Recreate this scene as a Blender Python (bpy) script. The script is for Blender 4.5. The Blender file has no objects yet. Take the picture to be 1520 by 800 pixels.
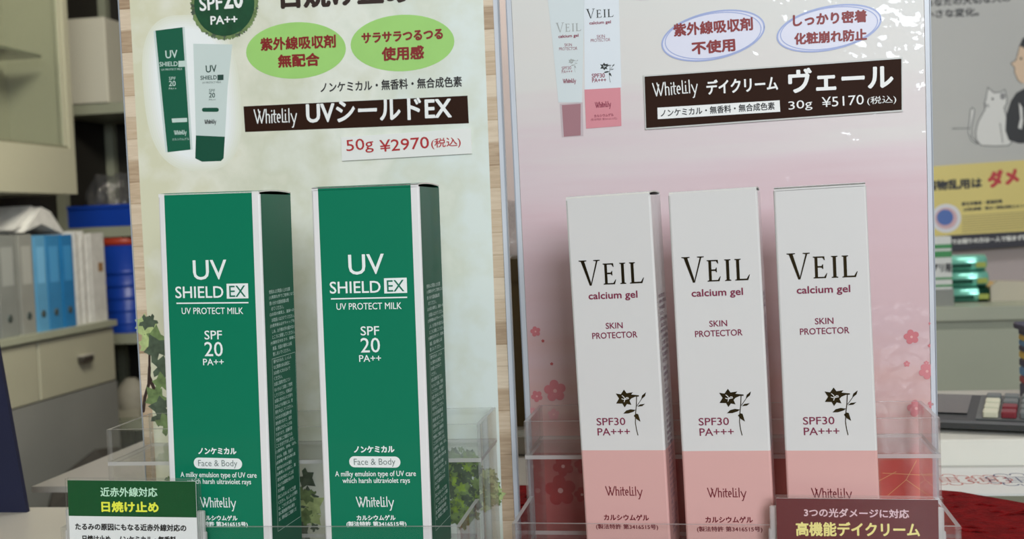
import bpy, math, random
import numpy as np
from mathutils import Matrix, Vector
from mathutils.geometry import tessellate_polygon

# ---------------------------------------------------------------- camera, light, exposure
SC = bpy.context.scene
COL = SC.collection
EYE = 1.13                                   # eye height above the shop floor
PITCH, ROLL, FPX = 0.0425, 0.0404, 1700.0
_fw = np.array([0, math.cos(PITCH), -math.sin(PITCH)])
_up0 = np.array([0, math.sin(PITCH), math.cos(PITCH)])
_r0 = np.array([1.0, 0, 0])
CAM_R = _r0 * math.cos(ROLL) - _up0 * math.sin(ROLL)
CAM_U = _up0 * math.cos(ROLL) + _r0 * math.sin(ROLL)
CAM_F = _fw
EYEV = np.array([0, 0, EYE])
cd = bpy.data.cameras.new('camera')
cam = bpy.data.objects.new('camera', cd)
COL.objects.link(cam)
cam.matrix_world = Matrix(((CAM_R[0], CAM_U[0], -CAM_F[0], 0), (CAM_R[1], CAM_U[1], -CAM_F[1], 0),
                           (CAM_R[2], CAM_U[2], -CAM_F[2], EYE), (0, 0, 0, 1)))
cd.sensor_width = 36.0
cd.lens = FPX / 1520 * 36.0
cd.clip_start = 0.01
cd.dof.use_dof = True
cd.dof.focus_distance = 0.455
cd.dof.aperture_fstop = 23.0
SC.camera = cam
SC.view_settings.view_transform = 'Standard'
SC.view_settings.look = 'None'
SC.view_settings.gamma = 1.0
SC.view_settings.use_curve_mapping = False
SC.view_settings.exposure = 0.0
SC.cycles.use_denoising = True
SC.cycles.max_bounces = 14
SC.cycles.transparent_max_bounces = 32
SC.cycles.caustics_reflective = False
SC.cycles.caustics_refractive = False

YAW = -0.16                                  # the shop's own axes: u along the counter, v away from us
EX = np.array([math.cos(YAW), math.sin(YAW), 0])
EY = np.array([-math.sin(YAW), math.cos(YAW), 0])
def RM(u, v, z, rot=0.0):                    # matrix of something standing in the shop, z above the eye level
    p = EX * u + EY * v + np.array([0, 0, EYE + z])
    return Matrix.Translation(Vector(p)) @ Matrix.Rotation(YAW + rot, 4, 'Z')

wd = bpy.data.worlds.new('daylight'); SC.world = wd; wd.use_nodes = True
wd.node_tree.nodes['Background'].inputs[0].default_value = (0.80, 0.88, 1.0, 1)
wd.node_tree.nodes['Background'].inputs[1].default_value = 0.07

def area(name, u, v, z, sx, sy, power, color, target):
    l = bpy.data.lights.new(name, 'AREA'); l.shape = 'RECTANGLE'; l.size = sx; l.size_y = sy
    l.energy = power; l.color = color
    o = bpy.data.objects.new(name, l); COL.objects.link(o)
    p = Vector(EX * u + EY * v + np.array([0, 0, EYE + z]))
    t = Vector(EX * target[0] + EY * target[1] + np.array([0, 0, EYE + target[2]]))
    o.location = p
    o.rotation_euler = (t - p).to_track_quat('-Z', 'Y').to_euler()
    return o
area('window_daylight', 0.92, -2.3, 0.85, 1.1, 1.0, 72, (0.86, 0.93, 1.0), (0.05, 0.5, 0.0))
area('ceiling_lamp_front', -0.3, -0.9, 1.42, 1.6, 0.8, 8, (1.0, 0.97, 0.90), (-0.2, 0.5, 0.0))
area('fill_light_back', -0.9, 2.2, 1.40, 1.0, 0.5, 70, (1.0, 0.94, 0.80), (-2.1, 3.5, -0.1))  # added fill light, brightens the left cabinets and rack
area('fill_light_wall', 0.5, 1.5, 1.42, 1.0, 0.4, 15, (0.95, 0.97, 1.0), (0.5, 1.51, 0.0))  # added fill light for the back wall posters and foil packs

# ---------------------------------------------------------------- materials
MATS = {}
def srgb(c):
    return tuple(((x / 255) / 12.92 if x / 255 <= 0.04045 else ((x / 255 + 0.055) / 1.055) ** 2.4) for x in c) + (1,)
def mat(name, col, rough=0.5, metal=0.0, coat=0.0, spec=0.5, bump=None, noise=None, coat_bump=None, trans=0.0):
    """one principled material; bump=(scale, strength), noise=(scale, amount of value change)"""
    if name in MATS: return MATS[name]
    m = bpy.data.materials.new(name); m.use_nodes = True
    nt = m.node_tree; b = nt.nodes['Principled BSDF']
    c = srgb(col)
    b.inputs['Base Color'].default_value = c
    b.inputs['Roughness'].default_value = rough
    b.inputs['Metallic'].default_value = metal
    b.inputs['Specular IOR Level'].default_value = spec
    b.inputs['Coat Weight'].default_value = coat
    b.inputs['Coat Roughness'].default_value = 0.04
    b.inputs['Transmission Weight'].default_value = trans
    tc = nt.nodes.new('ShaderNodeTexCoord')
    if noise:
        n = nt.nodes.new('ShaderNodeTexNoise'); n.inputs['Scale'].default_value = noise[0]; n.inputs['Detail'].default_value = 4
        nt.links.new(tc.outputs['Object'], n.inputs['Vector'])
        r = nt.nodes.new('ShaderNodeValToRGB')
        k = noise[1]
        r.color_ramp.elements[0].position = 0.3; r.color_ramp.elements[1].position = 0.7
        r.color_ramp.elements[0].color = tuple(x * (1 - k) for x in c[:3]) + (1,)
        r.color_ramp.elements[1].color = tuple(min(1, x * (1 + k)) for x in c[:3]) + (1,)
        nt.links.new(n.outputs['Fac'], r.inputs['Fac'])
        nt.links.new(r.outputs['Color'], b.inputs['Base Color'])
    for key, dest in ((bump, 'Normal'), (coat_bump, 'Coat Normal')):
        if key:
            n = nt.nodes.new('ShaderNodeTexNoise'); n.inputs['Scale'].default_value = key[0]; n.inputs['Detail'].default_value = 3
            nt.links.new(tc.outputs['Object'], n.inputs['Vector'])
            bp = nt.nodes.new('ShaderNodeBump'); bp.inputs['Strength'].default_value = key[1]; bp.inputs['Distance'].default_value = 0.002
            nt.links.new(n.outputs['Fac'], bp.inputs['Height']); nt.links.new(bp.outputs['Normal'], b.inputs[dest])
    MATS[name] = m
    return m

def ramp_mat(name, axis, stops, rough=0.4, coat=0.0, noise=(30, 0.05), stretch=(1, 1, 1), coat_bump=None):
    """printed colour running along one axis of the sheet (stops in metres), mottled by noise"""
    m = bpy.data.materials.new(name); m.use_nodes = True
    nt = m.node_tree; b = nt.nodes['Principled BSDF']
    b.inputs['Roughness'].default_value = rough; b.inputs['Coat Weight'].default_value = coat
    b.inputs['Coat Roughness'].default_value = 0.05
    tc = nt.nodes.new('ShaderNodeTexCoord')
    sp = nt.nodes.new('ShaderNodeSeparateXYZ'); nt.links.new(tc.outputs['Object'], sp.inputs[0])
    mp = nt.nodes.new('ShaderNodeMapping'); mp.inputs['Scale'].default_value = stretch
    nt.links.new(tc.outputs['Object'], mp.inputs['Vector'])
    n = nt.nodes.new('ShaderNodeTexNoise'); n.inputs['Scale'].default_value = noise[0]; n.inputs['Detail'].default_value = 5
    nt.links.new(mp.outputs['Vector'], n.inputs['Vector'])
    lo, hi = stops[0][0], stops[-1][0]
    mr = nt.nodes.new('ShaderNodeMapRange'); mr.inputs['From Min'].default_value = lo; mr.inputs['From Max'].default_value = hi
    nt.links.new(sp.outputs[axis], mr.inputs['Value'])
    ad = nt.nodes.new('ShaderNodeMath'); ad.operation = 'MULTIPLY_ADD'
    nt.links.new(n.outputs['Fac'], ad.inputs[0]); ad.inputs[1].default_value = noise[1] * 4
    sb = nt.nodes.new('ShaderNodeMath'); sb.operation = 'SUBTRACT'; sb.inputs[1].default_value = noise[1] * 2
    nt.links.new(mr.outputs['Result'], ad.inputs[2]); nt.links.new(ad.outputs[0], sb.inputs[0])
    r = nt.nodes.new('ShaderNodeValToRGB')
    while len(r.color_ramp.elements) < len(stops): r.color_ramp.elements.new(0.5)
    for e, (x, c) in zip(r.color_ramp.elements, stops):
        e.position = (x - lo) / (hi - lo); e.color = srgb(c)
    nt.links.new(sb.outputs[0], r.inputs['Fac']); nt.links.new(r.outputs['Color'], b.inputs['Base Color'])
    if coat_bump:
        n2 = nt.nodes.new('ShaderNodeTexNoise'); n2.inputs['Scale'].default_value = coat_bump[0]; n2.inputs['Detail'].default_value = 2
        nt.links.new(tc.outputs['Object'], n2.inputs['Vector'])
        bp = nt.nodes.new('ShaderNodeBump'); bp.inputs['Strength'].default_value = coat_bump[1]; bp.inputs['Distance'].default_value = 0.002
        nt.links.new(n2.outputs['Fac'], bp.inputs['Height']); nt.links.new(bp.outputs['Normal'], b.inputs['Coat Normal'])
    MATS[name] = m
    return m

def clear_mat(name, tint, gloss=0.5, body=0.0, body_col=(200, 200, 200), rough=0.03, bump=None):
    """clear plastic sheet: mostly see-through, fresnel gloss, a little body colour"""
    m = bpy.data.materials.new(name); m.use_nodes = True
    nt = m.node_tree; nt.nodes.remove(nt.nodes['Principled BSDF'])
    out = nt.nodes['Material Output']
    t = nt.nodes.new('ShaderNodeBsdfTransparent'); t.inputs[0].default_value = tint + (1,)
    d = nt.nodes.new('ShaderNodeBsdfTranslucent'); d.inputs[0].default_value = srgb(body_col)
    d2 = nt.nodes.new('ShaderNodeBsdfDiffuse'); d2.inputs[0].default_value = srgb(body_col)
    md = nt.nodes.new('ShaderNodeMixShader'); md.inputs[0].default_value = 0.5
    nt.links.new(d.outputs[0], md.inputs[1]); nt.links.new(d2.outputs[0], md.inputs[2])
    mb_ = nt.nodes.new('ShaderNodeMixShader'); mb_.inputs[0].default_value = body
    nt.links.new(t.outputs[0], mb_.inputs[1]); nt.links.new(md.outputs[0], mb_.inputs[2])
    g = nt.nodes.new('ShaderNodeBsdfGlossy'); g.inputs['Roughness'].default_value = rough
    fr = nt.nodes.new('ShaderNodeFresnel')
    ge = nt.nodes.new('ShaderNodeNewGeometry'); ir = nt.nodes.new('ShaderNodeMapRange')      # both sides of the thin sheet reflect alike
    ir.inputs['To Min'].default_value = 1.0 + gloss; ir.inputs['To Max'].default_value = 1.0 / (1.0 + gloss)
    nt.links.new(ge.outputs['Backfacing'], ir.inputs['Value']); nt.links.new(ir.outputs['Result'], fr.inputs['IOR'])
    mx = nt.nodes.new('ShaderNodeMixShader')
    nt.links.new(fr.outputs[0], mx.inputs[0]); nt.links.new(mb_.outputs[0], mx.inputs[1]); nt.links.new(g.outputs[0], mx.inputs[2])
    nt.links.new(mx.outputs[0], out.inputs[0])
    if bump:
        tc = nt.nodes.new('ShaderNodeTexCoord')
        n = nt.nodes.new('ShaderNodeTexNoise'); n.inputs['Scale'].default_value = bump[0]
        nt.links.new(tc.outputs['Object'], n.inputs['Vector'])
        bp = nt.nodes.new('ShaderNodeBump'); bp.inputs['Strength'].default_value = bump[1]; bp.inputs['Distance'].default_value = 0.01
        nt.links.new(n.outputs['Fac'], bp.inputs['Height'])
        nt.links.new(bp.outputs['Normal'], g.inputs['Normal']); nt.links.new(bp.outputs['Normal'], fr.inputs['Normal'])
    MATS[name] = m
    return m

ACR = clear_mat('clear_acrylic', (0.985, 0.988, 0.985), 0.25, 0.004, (215, 220, 210))
ACE = clear_mat('acrylic_cut_edge', (0.97, 0.975, 0.97), 0.45, 0.6, (242, 240, 238), 0.15)
ACV = clear_mat('acrylic_upright_edge', (0.96, 0.965, 0.96), 0.4, 0.2, (225, 222, 218), 0.1)
GLASS = clear_mat('cabinet_glass', (0.93, 0.95, 0.93), 0.5, 0.02)
FILM = clear_mat('wrinkled_plastic_bag', (0.88, 0.88, 0.88), 0.6, 0.22, (190, 190, 190), 0.1, (40, 1.0))

# ---------------------------------------------------------------- mesh helpers
class MB:
    def __init__(s): s.v = []; s.f = []; s.m = []; s.mats = []; s.sm = []
    def mi(s, m):
        if m not in s.mats: s.mats.append(m)
        return s.mats.index(m)
    def add(s, verts, faces, m, smooth=False):
        b = len(s.v); k = s.mi(m)
        s.v.extend(tuple(map(float, p)) for p in verts)
        for f in faces: s.f.append(tuple(b + i for i in f)); s.m.append(k); s.sm.append(smooth)
    def box(s, x0, x1, y0, y1, z0, z1, m, edge=None, side=None):
        p = [(x, y, z) for z in (z0, z1) for y in (y0, y1) for x in (x0, x1)]
        fs = dict(b=(0, 2, 3, 1), t=(4, 5, 7, 6), f=(0, 1, 5, 4), k=(2, 6, 7, 3), l=(0, 4, 6, 2), r=(1, 3, 7, 5))
        if edge is None: s.add(p, list(fs.values()), m); return
        dx, dy, dz = x1 - x0, y1 - y0, z1 - z0
        th = min(dx, dy, dz)
        big = 'lr' if th == dx else 'fk' if th == dy else 'bt'
        rim = [k for k in fs if k not in big and (k == 't' or th == dz)]
        s.add(p, [fs[k] for k in big], m); s.add(p, [fs[k] for k in rim], edge)
        s.add(p, [fs[k] for k in fs if k not in big and k not in rim], side or edge)
    def rbox(s, x0, x1, y0, y1, z0, z1, r, m, n=3):
        """box with rounded vertical corners and chamfered top and bottom"""
        ring = []
        for cx, cy, a0 in ((x1 - r, y1 - r, 0), (x0 + r, y1 - r, 90), (x0 + r, y0 + r, 180), (x1 - r, y0 + r, 270)):
            for i in range(n + 1):
                a = math.radians(a0 + 90 * i / n); ring.append((cx, cy, math.cos(a), math.sin(a)))
        c = min(r, (z1 - z0) * .3) * .6
        lv = [(z0, r - c), (z0 + c, r), (z1 - c, r), (z1, r - c)]
        vs = [(cx + ca * rr, cy + sa * rr, z) for z, rr in lv for cx, cy, ca, sa in ring]
        N = len(ring); fs = []
        for l in range(3):
            for i in range(N):
                j = (i + 1) % N; fs.append((l * N + i, l * N + j, (l + 1) * N + j, (l + 1) * N + i))
        s.add(vs, fs, m, False)
        s.add(vs, [tuple(range(N - 1, -1, -1)), tuple(3 * N + i for i in range(N))], m)
    def lathe(s, prof, m, c=(0, 0, 0), n=28, axis='z', smooth=True):
        vs = []; fs = []
        for r, h in prof:
            for i in range(n):
                a = 2 * math.pi * i / n; x, y = r * math.cos(a), r * math.sin(a)
                p = (x, y, h) if axis == 'z' else (h, x, y) if axis == 'x' else (x, h, y)
                vs.append((c[0] + p[0], c[1] + p[1], c[2] + p[2]))
        for k in range(len(prof) - 1):
            for i in range(n):
                j = (i + 1) % n; fs.append((k * n + i, k * n + j, (k + 1) * n + j, (k + 1) * n + i))
        s.add(vs, fs, m, smooth)
        s.add(vs, [tuple(range(n - 1, -1, -1)), tuple((len(prof) - 1) * n + i for i in range(n))], m)
    def prism(s, poly, lo, hi, m, plane='xz', side=None):
        """polygon given in a plane, extruded along the third axis from lo to hi"""
        def P(a, b, c): return {'xz': (a, c, b), 'xy': (a, b, c), 'yz': (c, a, b)}[plane]
        n = len(poly)
        vs = [P(a, b, lo) for a, b in poly] + [P(a, b, hi) for a, b in poly]
        tri = [tuple(t) for t in tessellate_polygon([[Vector((a, b, 0)) for a, b in poly]])]
        s.add(vs, tri + [tuple(n + i for i in t) for t in tri], m)
        s.add(vs, [(i, (i + 1) % n, n + (i + 1) % n, n + i) for i in range(n)], side or m)
    def tube(s, pts, r, m, n=8):
        pts = [np.array(p, float) for p in pts]; vs = []; fs = []
        for i, p in enumerate(pts):
            t = pts[min(i + 1, len(pts) - 1)] - pts[max(i - 1, 0)]; t /= np.linalg.norm(t)
            a = np.cross(t, (0, 0, 1)) if abs(t[2]) < .9 else np.cross(t, (1, 0, 0)); a /= np.linalg.norm(a); b = np.cross(t, a)
            vs += [tuple(p + r * (math.cos(2 * math.pi * k / n) * a + math.sin(2 * math.pi * k / n) * b)) for k in range(n)]
        for i in range(len(pts) - 1):
            for k in range(n):
                j = (k + 1) % n; fs.append((i * n + k, i * n + j, (i + 1) * n + j, (i + 1) * n + k))
        s.add(vs, fs, m, True); s.add(vs, [tuple(range(n)), tuple((len(pts) - 1) * n + k for k in range(n))], m)
    def build(s, name, parent=None, matrix=None):
        me = bpy.data.meshes.new(name); me.from_pydata(s.v, [], s.f)
        for m in s.mats: me.materials.append(m)
        me.polygons.foreach_set('material_index', s.m); me.polygons.foreach_set('use_smooth', s.sm); me.update()
        o = bpy.data.objects.new(name, me); COL.objects.link(o)
        if parent is not None: o.parent = parent
        if matrix is not None: o.matrix_world = matrix
        return o

def tag(o, label=None, cat=None, group=None, kind=None):
    if label: o['label'] = label
    if cat: o['category'] = cat
    if group: o['group'] = group
    if kind: o['kind'] = kind
    return o
def empty(name, matrix, label=None, cat=None, group=None):
    o = bpy.data.objects.new(name, None); COL.objects.link(o); o.empty_display_size = 0.03
    o.matrix_world = matrix
    return tag(o, label, cat, group)
def copy_tree(o, parent=None):
    c = o.copy(); COL.objects.link(c)
    if parent is not None: c.parent = parent
    for ch in [x for x in bpy.data.objects if x.parent == o]: copy_tree(ch, c)
    return c
def struct(mb, name, matrix=None):
    o = mb.build(name, None, matrix); o['kind'] = 'structure'; return o

# ---------------------------------------------------------------- printing on surfaces
class Face:
    """a printed face: local plane of an object. q(px, py) = where the photograph's point lies on it, in metres"""
    def __init__(s, M, org, eu, ev, en):
        s.M = M; s.org, s.eu, s.ev, s.en = (np.array(a, float) for a in (org, eu, ev, en))
        R = np.array(M.to_3x3()); T = np.array(M.translation)
        s.wo = R @ s.org + T; s.wu, s.wv, s.wn = R @ s.eu, R @ s.ev, R @ s.en
    def q(s, px, py):
        d = CAM_F + CAM_R * (px - 760) / FPX - CAM_U * (py - 400) / FPX
        t = ((s.wo - EYEV) @ s.wn) / (d @ s.wn); p = EYEV + d * t - s.wo
        return np.array([p @ s.wu, p @ s.wv])
    def p3(s, a, b, h): return s.org + s.eu * a + s.ev * b + s.en * h

_tc = {}
def text2d(body):
    if body in _tc: return _tc[body]
    t = bpy.data.curves.new('t', 'FONT'); t.body = body; t.size = 1; t.resolution_u = 3
    ob = bpy.data.objects.new('t', t); COL.objects.link(ob)
    dg = bpy.context.evaluated_depsgraph_get(); dg.update()
    me = bpy.data.meshes.new_from_object(ob.evaluated_get(dg))
    v = np.array([(x.co.x, x.co.y) for x in me.vertices]); f = [tuple(p.vertices) for p in me.polygons]
    bpy.data.meshes.remove(me); bpy.data.objects.remove(ob); bpy.data.curves.remove(t)
    _tc[body] = (v, f); return v, f

H1 = 0.00006                                  # thickness of one layer of ink
def lay(mb, F, pts, faces, m, h):
    mb.add([F.p3(a, b, h) for a, b in pts], faces, m)
def put_text(mb, F, body, P0, P1, hgt, m, bold=0.0, h=H1 * 3, lines=6):
    """text whose ink box has its lower corners at P0, P1 and the height hgt, in metres on the face"""
    v, f = text2d(body); P0 = np.array(P0); P1 = np.array(P1)
    W = np.linalg.norm(P1 - P0); e = (P1 - P0) / W; n = np.array([-e[1], e[0]])
    mn, mx = v.min(0), v.max(0); s = (mx - mn); s[s == 0] = 1
    w = (v - mn) / s
    offs = [(0, 0)] if bold == 0 else [(bold * math.cos(2 * math.pi * k / lines), bold * math.sin(2 * math.pi * k / lines)) for k in range(lines)]
    for k, (dx, dy) in enumerate(offs):
        q = [P0 + e * (bold + a * (W - 2 * bold) + dx) + n * (bold + b * (hgt - 2 * bold) + dy) for a, b in w]
        lay(mb, F, q, f, m, h + k * 2e-6)
def T(mb, F, body, xl, yl, xr, yr, hpx, m, bold=0.0, h=H1 * 3):
    """text measured on the photograph: lower ink corners (xl, yl), (xr, yr), ink height hpx; bold in pixels"""
    a, b = F.q(xl, yl), F.q(xr, yr); c = F.q((xl + xr) / 2, (yl + yr) / 2); d = F.q((xl + xr) / 2, (yl + yr) / 2 - hpx)
    hg = np.linalg.norm(d - c); put_text(mb, F, body, a, b, hg, m, bold * hg / hpx, h)
def fill(mb, F, pts, m, h=H1):
    tri = [tuple(t) for t in tessellate_polygon([[Vector((p[0], p[1], 0)) for p in pts]])]
    lay(mb, F, pts, tri, m, h)
def fillpx(mb, F, pts, m, h=H1): fill(mb, F, [F.q(*p) for p in pts], m, h)
def ell(c, rx, ry, rot=0.0, n=40):
    return [(c[0] + rx * math.cos(a) * math.cos(rot) - ry * math.sin(a) * math.sin(rot),
             c[1] + rx * math.cos(a) * math.sin(rot) + ry * math.sin(a) * math.cos(rot)) for a in [2 * math.pi * k / n for k in range(n)]]
def rrect(x0, y0, x1, y1, r, n=5):
    o = []
    for cx, cy, a0 in ((x1 - r, y1 - r, 0), (x0 + r, y1 - r, 90), (x0 + r, y0 + r, 180), (x1 - r, y0 + r, 270)):
        for i in range(n + 1):
            a = math.radians(a0 + 90 * i / n); o.append((cx + r * math.cos(a), cy + r * math.sin(a)))
    return o
def stroke(mb, F, pts, w, m, h=H1 * 3):
    """inked line of width w through face points, with round joints"""
    pts = [np.array(p, float) for p in pts]
    for a, b in zip(pts, pts[1:]):
        L = np.linalg.norm(b - a)
        if L < 1e-9: continue
        n = np.array([-(b - a)[1], (b - a)[0]]) / L * w / 2
        lay(mb, F, [a - n, b - n, b + n, a + n], [(0, 1, 2, 3)], m, h)
    for k, p in enumerate(pts): lay(mb, F, ell(p, w / 2, w / 2, 0, 8), [tuple(range(8))], m, h + (1 + k % 2) * 1e-6)
def strokepx(mb, F, pts, w, m, h=H1 * 3): stroke(mb, F, [F.q(*p) for p in pts], w, m, h)

def arc(cx, cy, rx, ry, a0, a1, n=9):
    return [(cx + rx * math.cos(math.radians(a0 + (a1 - a0) * k / n)), cy + ry * math.sin(math.radians(a0 + (a1 - a0) * k / n))) for k in range(n + 1)]
LOGO = [[(0, 1), (.27, 0), (.5, .86)], [(.36, 1), (.62, 0), (.9, 1)], [(1.02, 1), (1.02, 0)], [(1.02, .5)] + arc(1.16, .5, .13, .13, 150, 0) + [(1.29, 0)],
        [(1.5, .62), (1.5, 0)], [(1.5, .84), (1.5, .9)], [(1.72, .92), (1.72, .12)] + arc(1.82, .12, .1, .11, 180, 270), [(1.6, .62), (1.86, .62)],
        [(1.96, .33), (2.22, .33)] + arc(2.09, .33, .13, .3, 0, 290), [(2.40, 1), (2.40, .03), (2.80, .03)], [(2.66, .62), (2.66, .16)], [(2.66, .84), (2.66, .9)],
        [(2.96, 1), (2.96, 0)], [(3.14, .62), (3.36, .02)], [(3.6, .62), (3.3, -.36), (3.22, -.38)]]
def logo(mb, F, xl, yl, xr, yr, hpx, m, wgt=0.11, h=H1 * 3):
    a, b = F.q(xl, yl), F.q(xr, yr); c = F.q((xl + xr) / 2, (yl + yr) / 2); d = F.q((xl + xr) / 2, (yl + yr) / 2 - hpx)
    W = np.linalg.norm(b - a); e = (b - a) / W; n = np.array([-e[1], e[0]]); H = np.linalg.norm(d - c)
    for st in LOGO: stroke(mb, F, [a + e * (x / 3.62 * W) + n * (y * H) for x, y in st], wgt * H, m, h)
VEIL = [[(0, 1), (0, .97), (.1, .95), (.46, -.02), (.52, -.02), (.52, .12), (.26, .95), (.36, .97), (.36, 1)],
        [(.50, -.02), (.8, .95), (.68, .97), (.68, 1), (.98, 1), (.98, .97), (.87, .95), (.545, -.02)],
        [(1.1, .84), (1.1, .81), (1.17, .79), (1.17, .05), (1.1, .03), (1.1, 0), (1.62, 0), (1.68, .19), (1.655, .19), (1.55, .05), (1.29, .05), (1.29, .41), (1.45, .41), (1.5, .35), (1.52, .35), (1.52, .54), (1.5, .54), (1.45, .47), (1.29, .47), (1.29, .79), (1.5, .79), (1.57, .69), (1.595, .69), (1.58, .84)],
        [(1.86, .84), (1.86, .81), (1.93, .79), (1.93, .05), (1.86, .03), (1.86, 0), (2.13, 0), (2.13, .03), (2.06, .05), (2.06, .79), (2.13, .81), (2.13, .84)],
        [(2.3, .84), (2.3, .81), (2.37, .79), (2.37, .05), (2.3, .03), (2.3, 0), (2.86, 0), (2.94, .22), (2.91, .22), (2.8, .06), (2.5, .06), (2.5, .79), (2.57, .81), (2.57, .84)]]
def veil(mb, F, xl, yl, xr, yr, hpx, m, h=H1 * 3):
    a, b = F.q(xl, yl), F.q(xr, yr); c = F.q((xl + xr) / 2, (yl + yr) / 2); d = F.q((xl + xr) / 2, (yl + yr) / 2 - hpx)
    W = np.linalg.norm(b - a); e = (b - a) / W; n = np.array([-e[1], e[0]]); H = np.linalg.norm(d - c)
    for st in VEIL: fill(mb, F, [a + e * (x / 2.94 * W) + n * (y * H) for x, y in st], m, h)
STAR = [(435, 112), (475, 118), (500, 83), (520, 110), (570, 103), (556, 120), (618, 126), (615, 135), (588, 136), (556, 150), (542, 166), (556, 198), (522, 191), (503, 217), (486, 188), (437, 187), (460, 150)]
STEM = [(598, 135), (595, 200), (588, 262), (585, 330), (592, 380), (603, 425)]
LEAVES = [[(602, 212), (622, 195), (662, 190), (642, 207)], [(633, 158), (640, 128), (672, 103), (664, 132)],
          [(492, 263), (515, 240), (550, 231), (590, 236), (570, 250), (532, 262)], [(573, 280), (590, 263), (608, 268), (625, 324), (595, 306)]]
STAMEN = [[(482, 152), (500, 158), (535, 150)], [(485, 128), (500, 140), (505, 155)], [(505, 155), (520, 142), (532, 143)], [(500, 175), (506, 158)]]
def lily(mb, F, fn, ink, light, h=H1 * 3):
    """the emblem: fn maps its drawing coordinates to a photograph point"""
    P = lambda l: [F.q(*fn(x, y)) for x, y in l]
    k = abs(F.q(*fn(100, 0))[0] - F.q(*fn(0, 0))[0]) / 100
    fill(mb, F, P(STAR), ink, h)
    for lf in LEAVES: fill(mb, F, P(lf), ink, h)
    stroke(mb, F, P(STEM), 6 * k, ink, h); stroke(mb, F, P([(600, 205), (638, 152)]), 4 * k, ink, h)
    for st in STAMEN: stroke(mb, F, P(st), 5.5 * k, light, h + H1)

# ---------------------------------------------------------------- shop structure (levels are measured from the eye, u along the counter, v away)
wallm = mat('painted_wall', (172, 160, 158), 0.85, noise=(6, 0.03))
beige = mat('beige_steel', (172, 171, 150), 0.45, noise=(5, 0.03))
sage = mat('sage_steel', (158, 162, 142), 0.45, noise=(6, 0.04))
R0 = RM(0, 0, 0)
b = MB(); b.box(-2.6, 2.2, -3.2, 4.8, -EYE - .05, -EYE, mat('vinyl_floor', (128, 120, 108), 0.5, noise=(3, .08))); struct(b, 'floor', R0)
b = MB(); b.box(-2.6, 2.2, -3.2, 4.8, 1.45, 1.5, mat('ceiling_board', (225, 222, 212), 0.9, noise=(20, .03))); struct(b, 'ceiling', R0)
b = MB(); b.box(-0.9, 2.2, 2.62, 2.72, -EYE, 1.45, wallm); struct(b, 'wall_back', R0)
b = MB(); b.box(-0.9, -0.8, 2.72, 4.7, -EYE, 1.45, wallm); struct(b, 'wall_return', R0)
b = MB(); b.box(-2.6, -0.8, 4.7, 4.8, -EYE, 1.45, wallm); struct(b, 'wall_far', R0)
b = MB(); b.box(-2.6, -2.5, -3.2, 4.7, -EYE, 1.45, wallm); struct(b, 'wall_left', R0)
b = MB(); b.box(2.1, 2.2, -3.2, 2.62, -EYE, 1.45, wallm); struct(b, 'wall_right', R0)
b = MB(); b.box(-0.9, 2.1, 2.605, 2.62, -EYE, -EYE + .08, mat('dark_baseboard', (70, 62, 58), .6, noise=(9, .05))); struct(b, 'baseboard_back', R0)

# ---------------------------------------------------------------- counter, felt mat, lower desk
COUNTER_Z = -0.155
t = empty('shop_counter', RM(-0.05, 0.3, -EYE), 'cream topped shop counter carrying both display stands', 'counter')
cm = mat('cream_laminate', (196, 190, 174), 0.35, noise=(9, .03))
b = MB(); b.box(-0.75, 0.75, -0.22, 0.312, EYE + COUNTER_Z - .03, EYE + COUNTER_Z - .0015, cm); b.build('counter_top', t)
b = MB(); b.box(-0.72, 0.72, -0.16, 0.28, 0, EYE + COUNTER_Z - .03, mat('counter_panel', (150, 140, 125), .6, noise=(7, .05))); b.build('counter_body', t)

felt = mat('crimson_felt', (112, 14, 16), 0.95, bump=(420, 0.9), noise=(160, 0.28), spec=.1)
b = MB()
ring = []
random.seed(3)
for cx, cy, a0, rx, ry in ((0.067, 0.567, 0, .112, .09), (-0.13, 0.607, 90, .05, .05), (-0.13, 0.40, 180, .05, .05), (0.067, 0.40, 270, .112, .05)):
    for i in range(13):
        a = math.radians(a0 + 90 * i / 12); j = random.uniform(-.0012, .0012)
        ring.append((cx + (rx + j) * math.cos(a), cy + (ry + j) * math.sin(a)))
b.prism(ring, COUNTER_Z - .0012, COUNTER_Z, felt, 'xy')
for k in range(260):                                      # raised nap and creases in the felt
    a = random.uniform(-.16, .175); v_ = random.uniform(.45, .65); L = random.uniform(.004, .012); th = random.uniform(-.5, .5)
    if max(0, (a - .067) / .112) ** 2 + max(0, (v_ - .567) / .09) ** 2 > .85: continue
    dx, dy = L * math.cos(th), L * math.sin(th)
    b.tube([(a, v_, COUNTER_Z - .0002), (a + dx / 2, v_ + dy / 2, COUNTER_Z + .0006), (a + dx, v_ + dy, COUNTER_Z - .0002)], .0005, felt, 5)
tag(b.build('felt_mat', None, R0), 'crimson felt mat with a rounded end spread over the counter', 'mat')

t = empty('low_desk', RM(0.25, 0.88, -EYE), 'pale low desk behind the counter, carrying the calculator tray', 'desk')
dm = mat('desk_laminate', (172, 168, 158), .4, noise=(8, .04))
b = MB(); b.box(-0.695, 0.75, -0.18, 0.17, EYE - .169, EYE - .165, dm); b.build('desk_top', t)
for x in (-.6, .65):
    b = MB(); b.box(x - .02, x + .02, -0.15, 0.13, 0, EYE - .169, mat('desk_leg_steel', (120, 118, 110), .4, noise=(8, .03))); b.build('leg', t)

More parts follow.
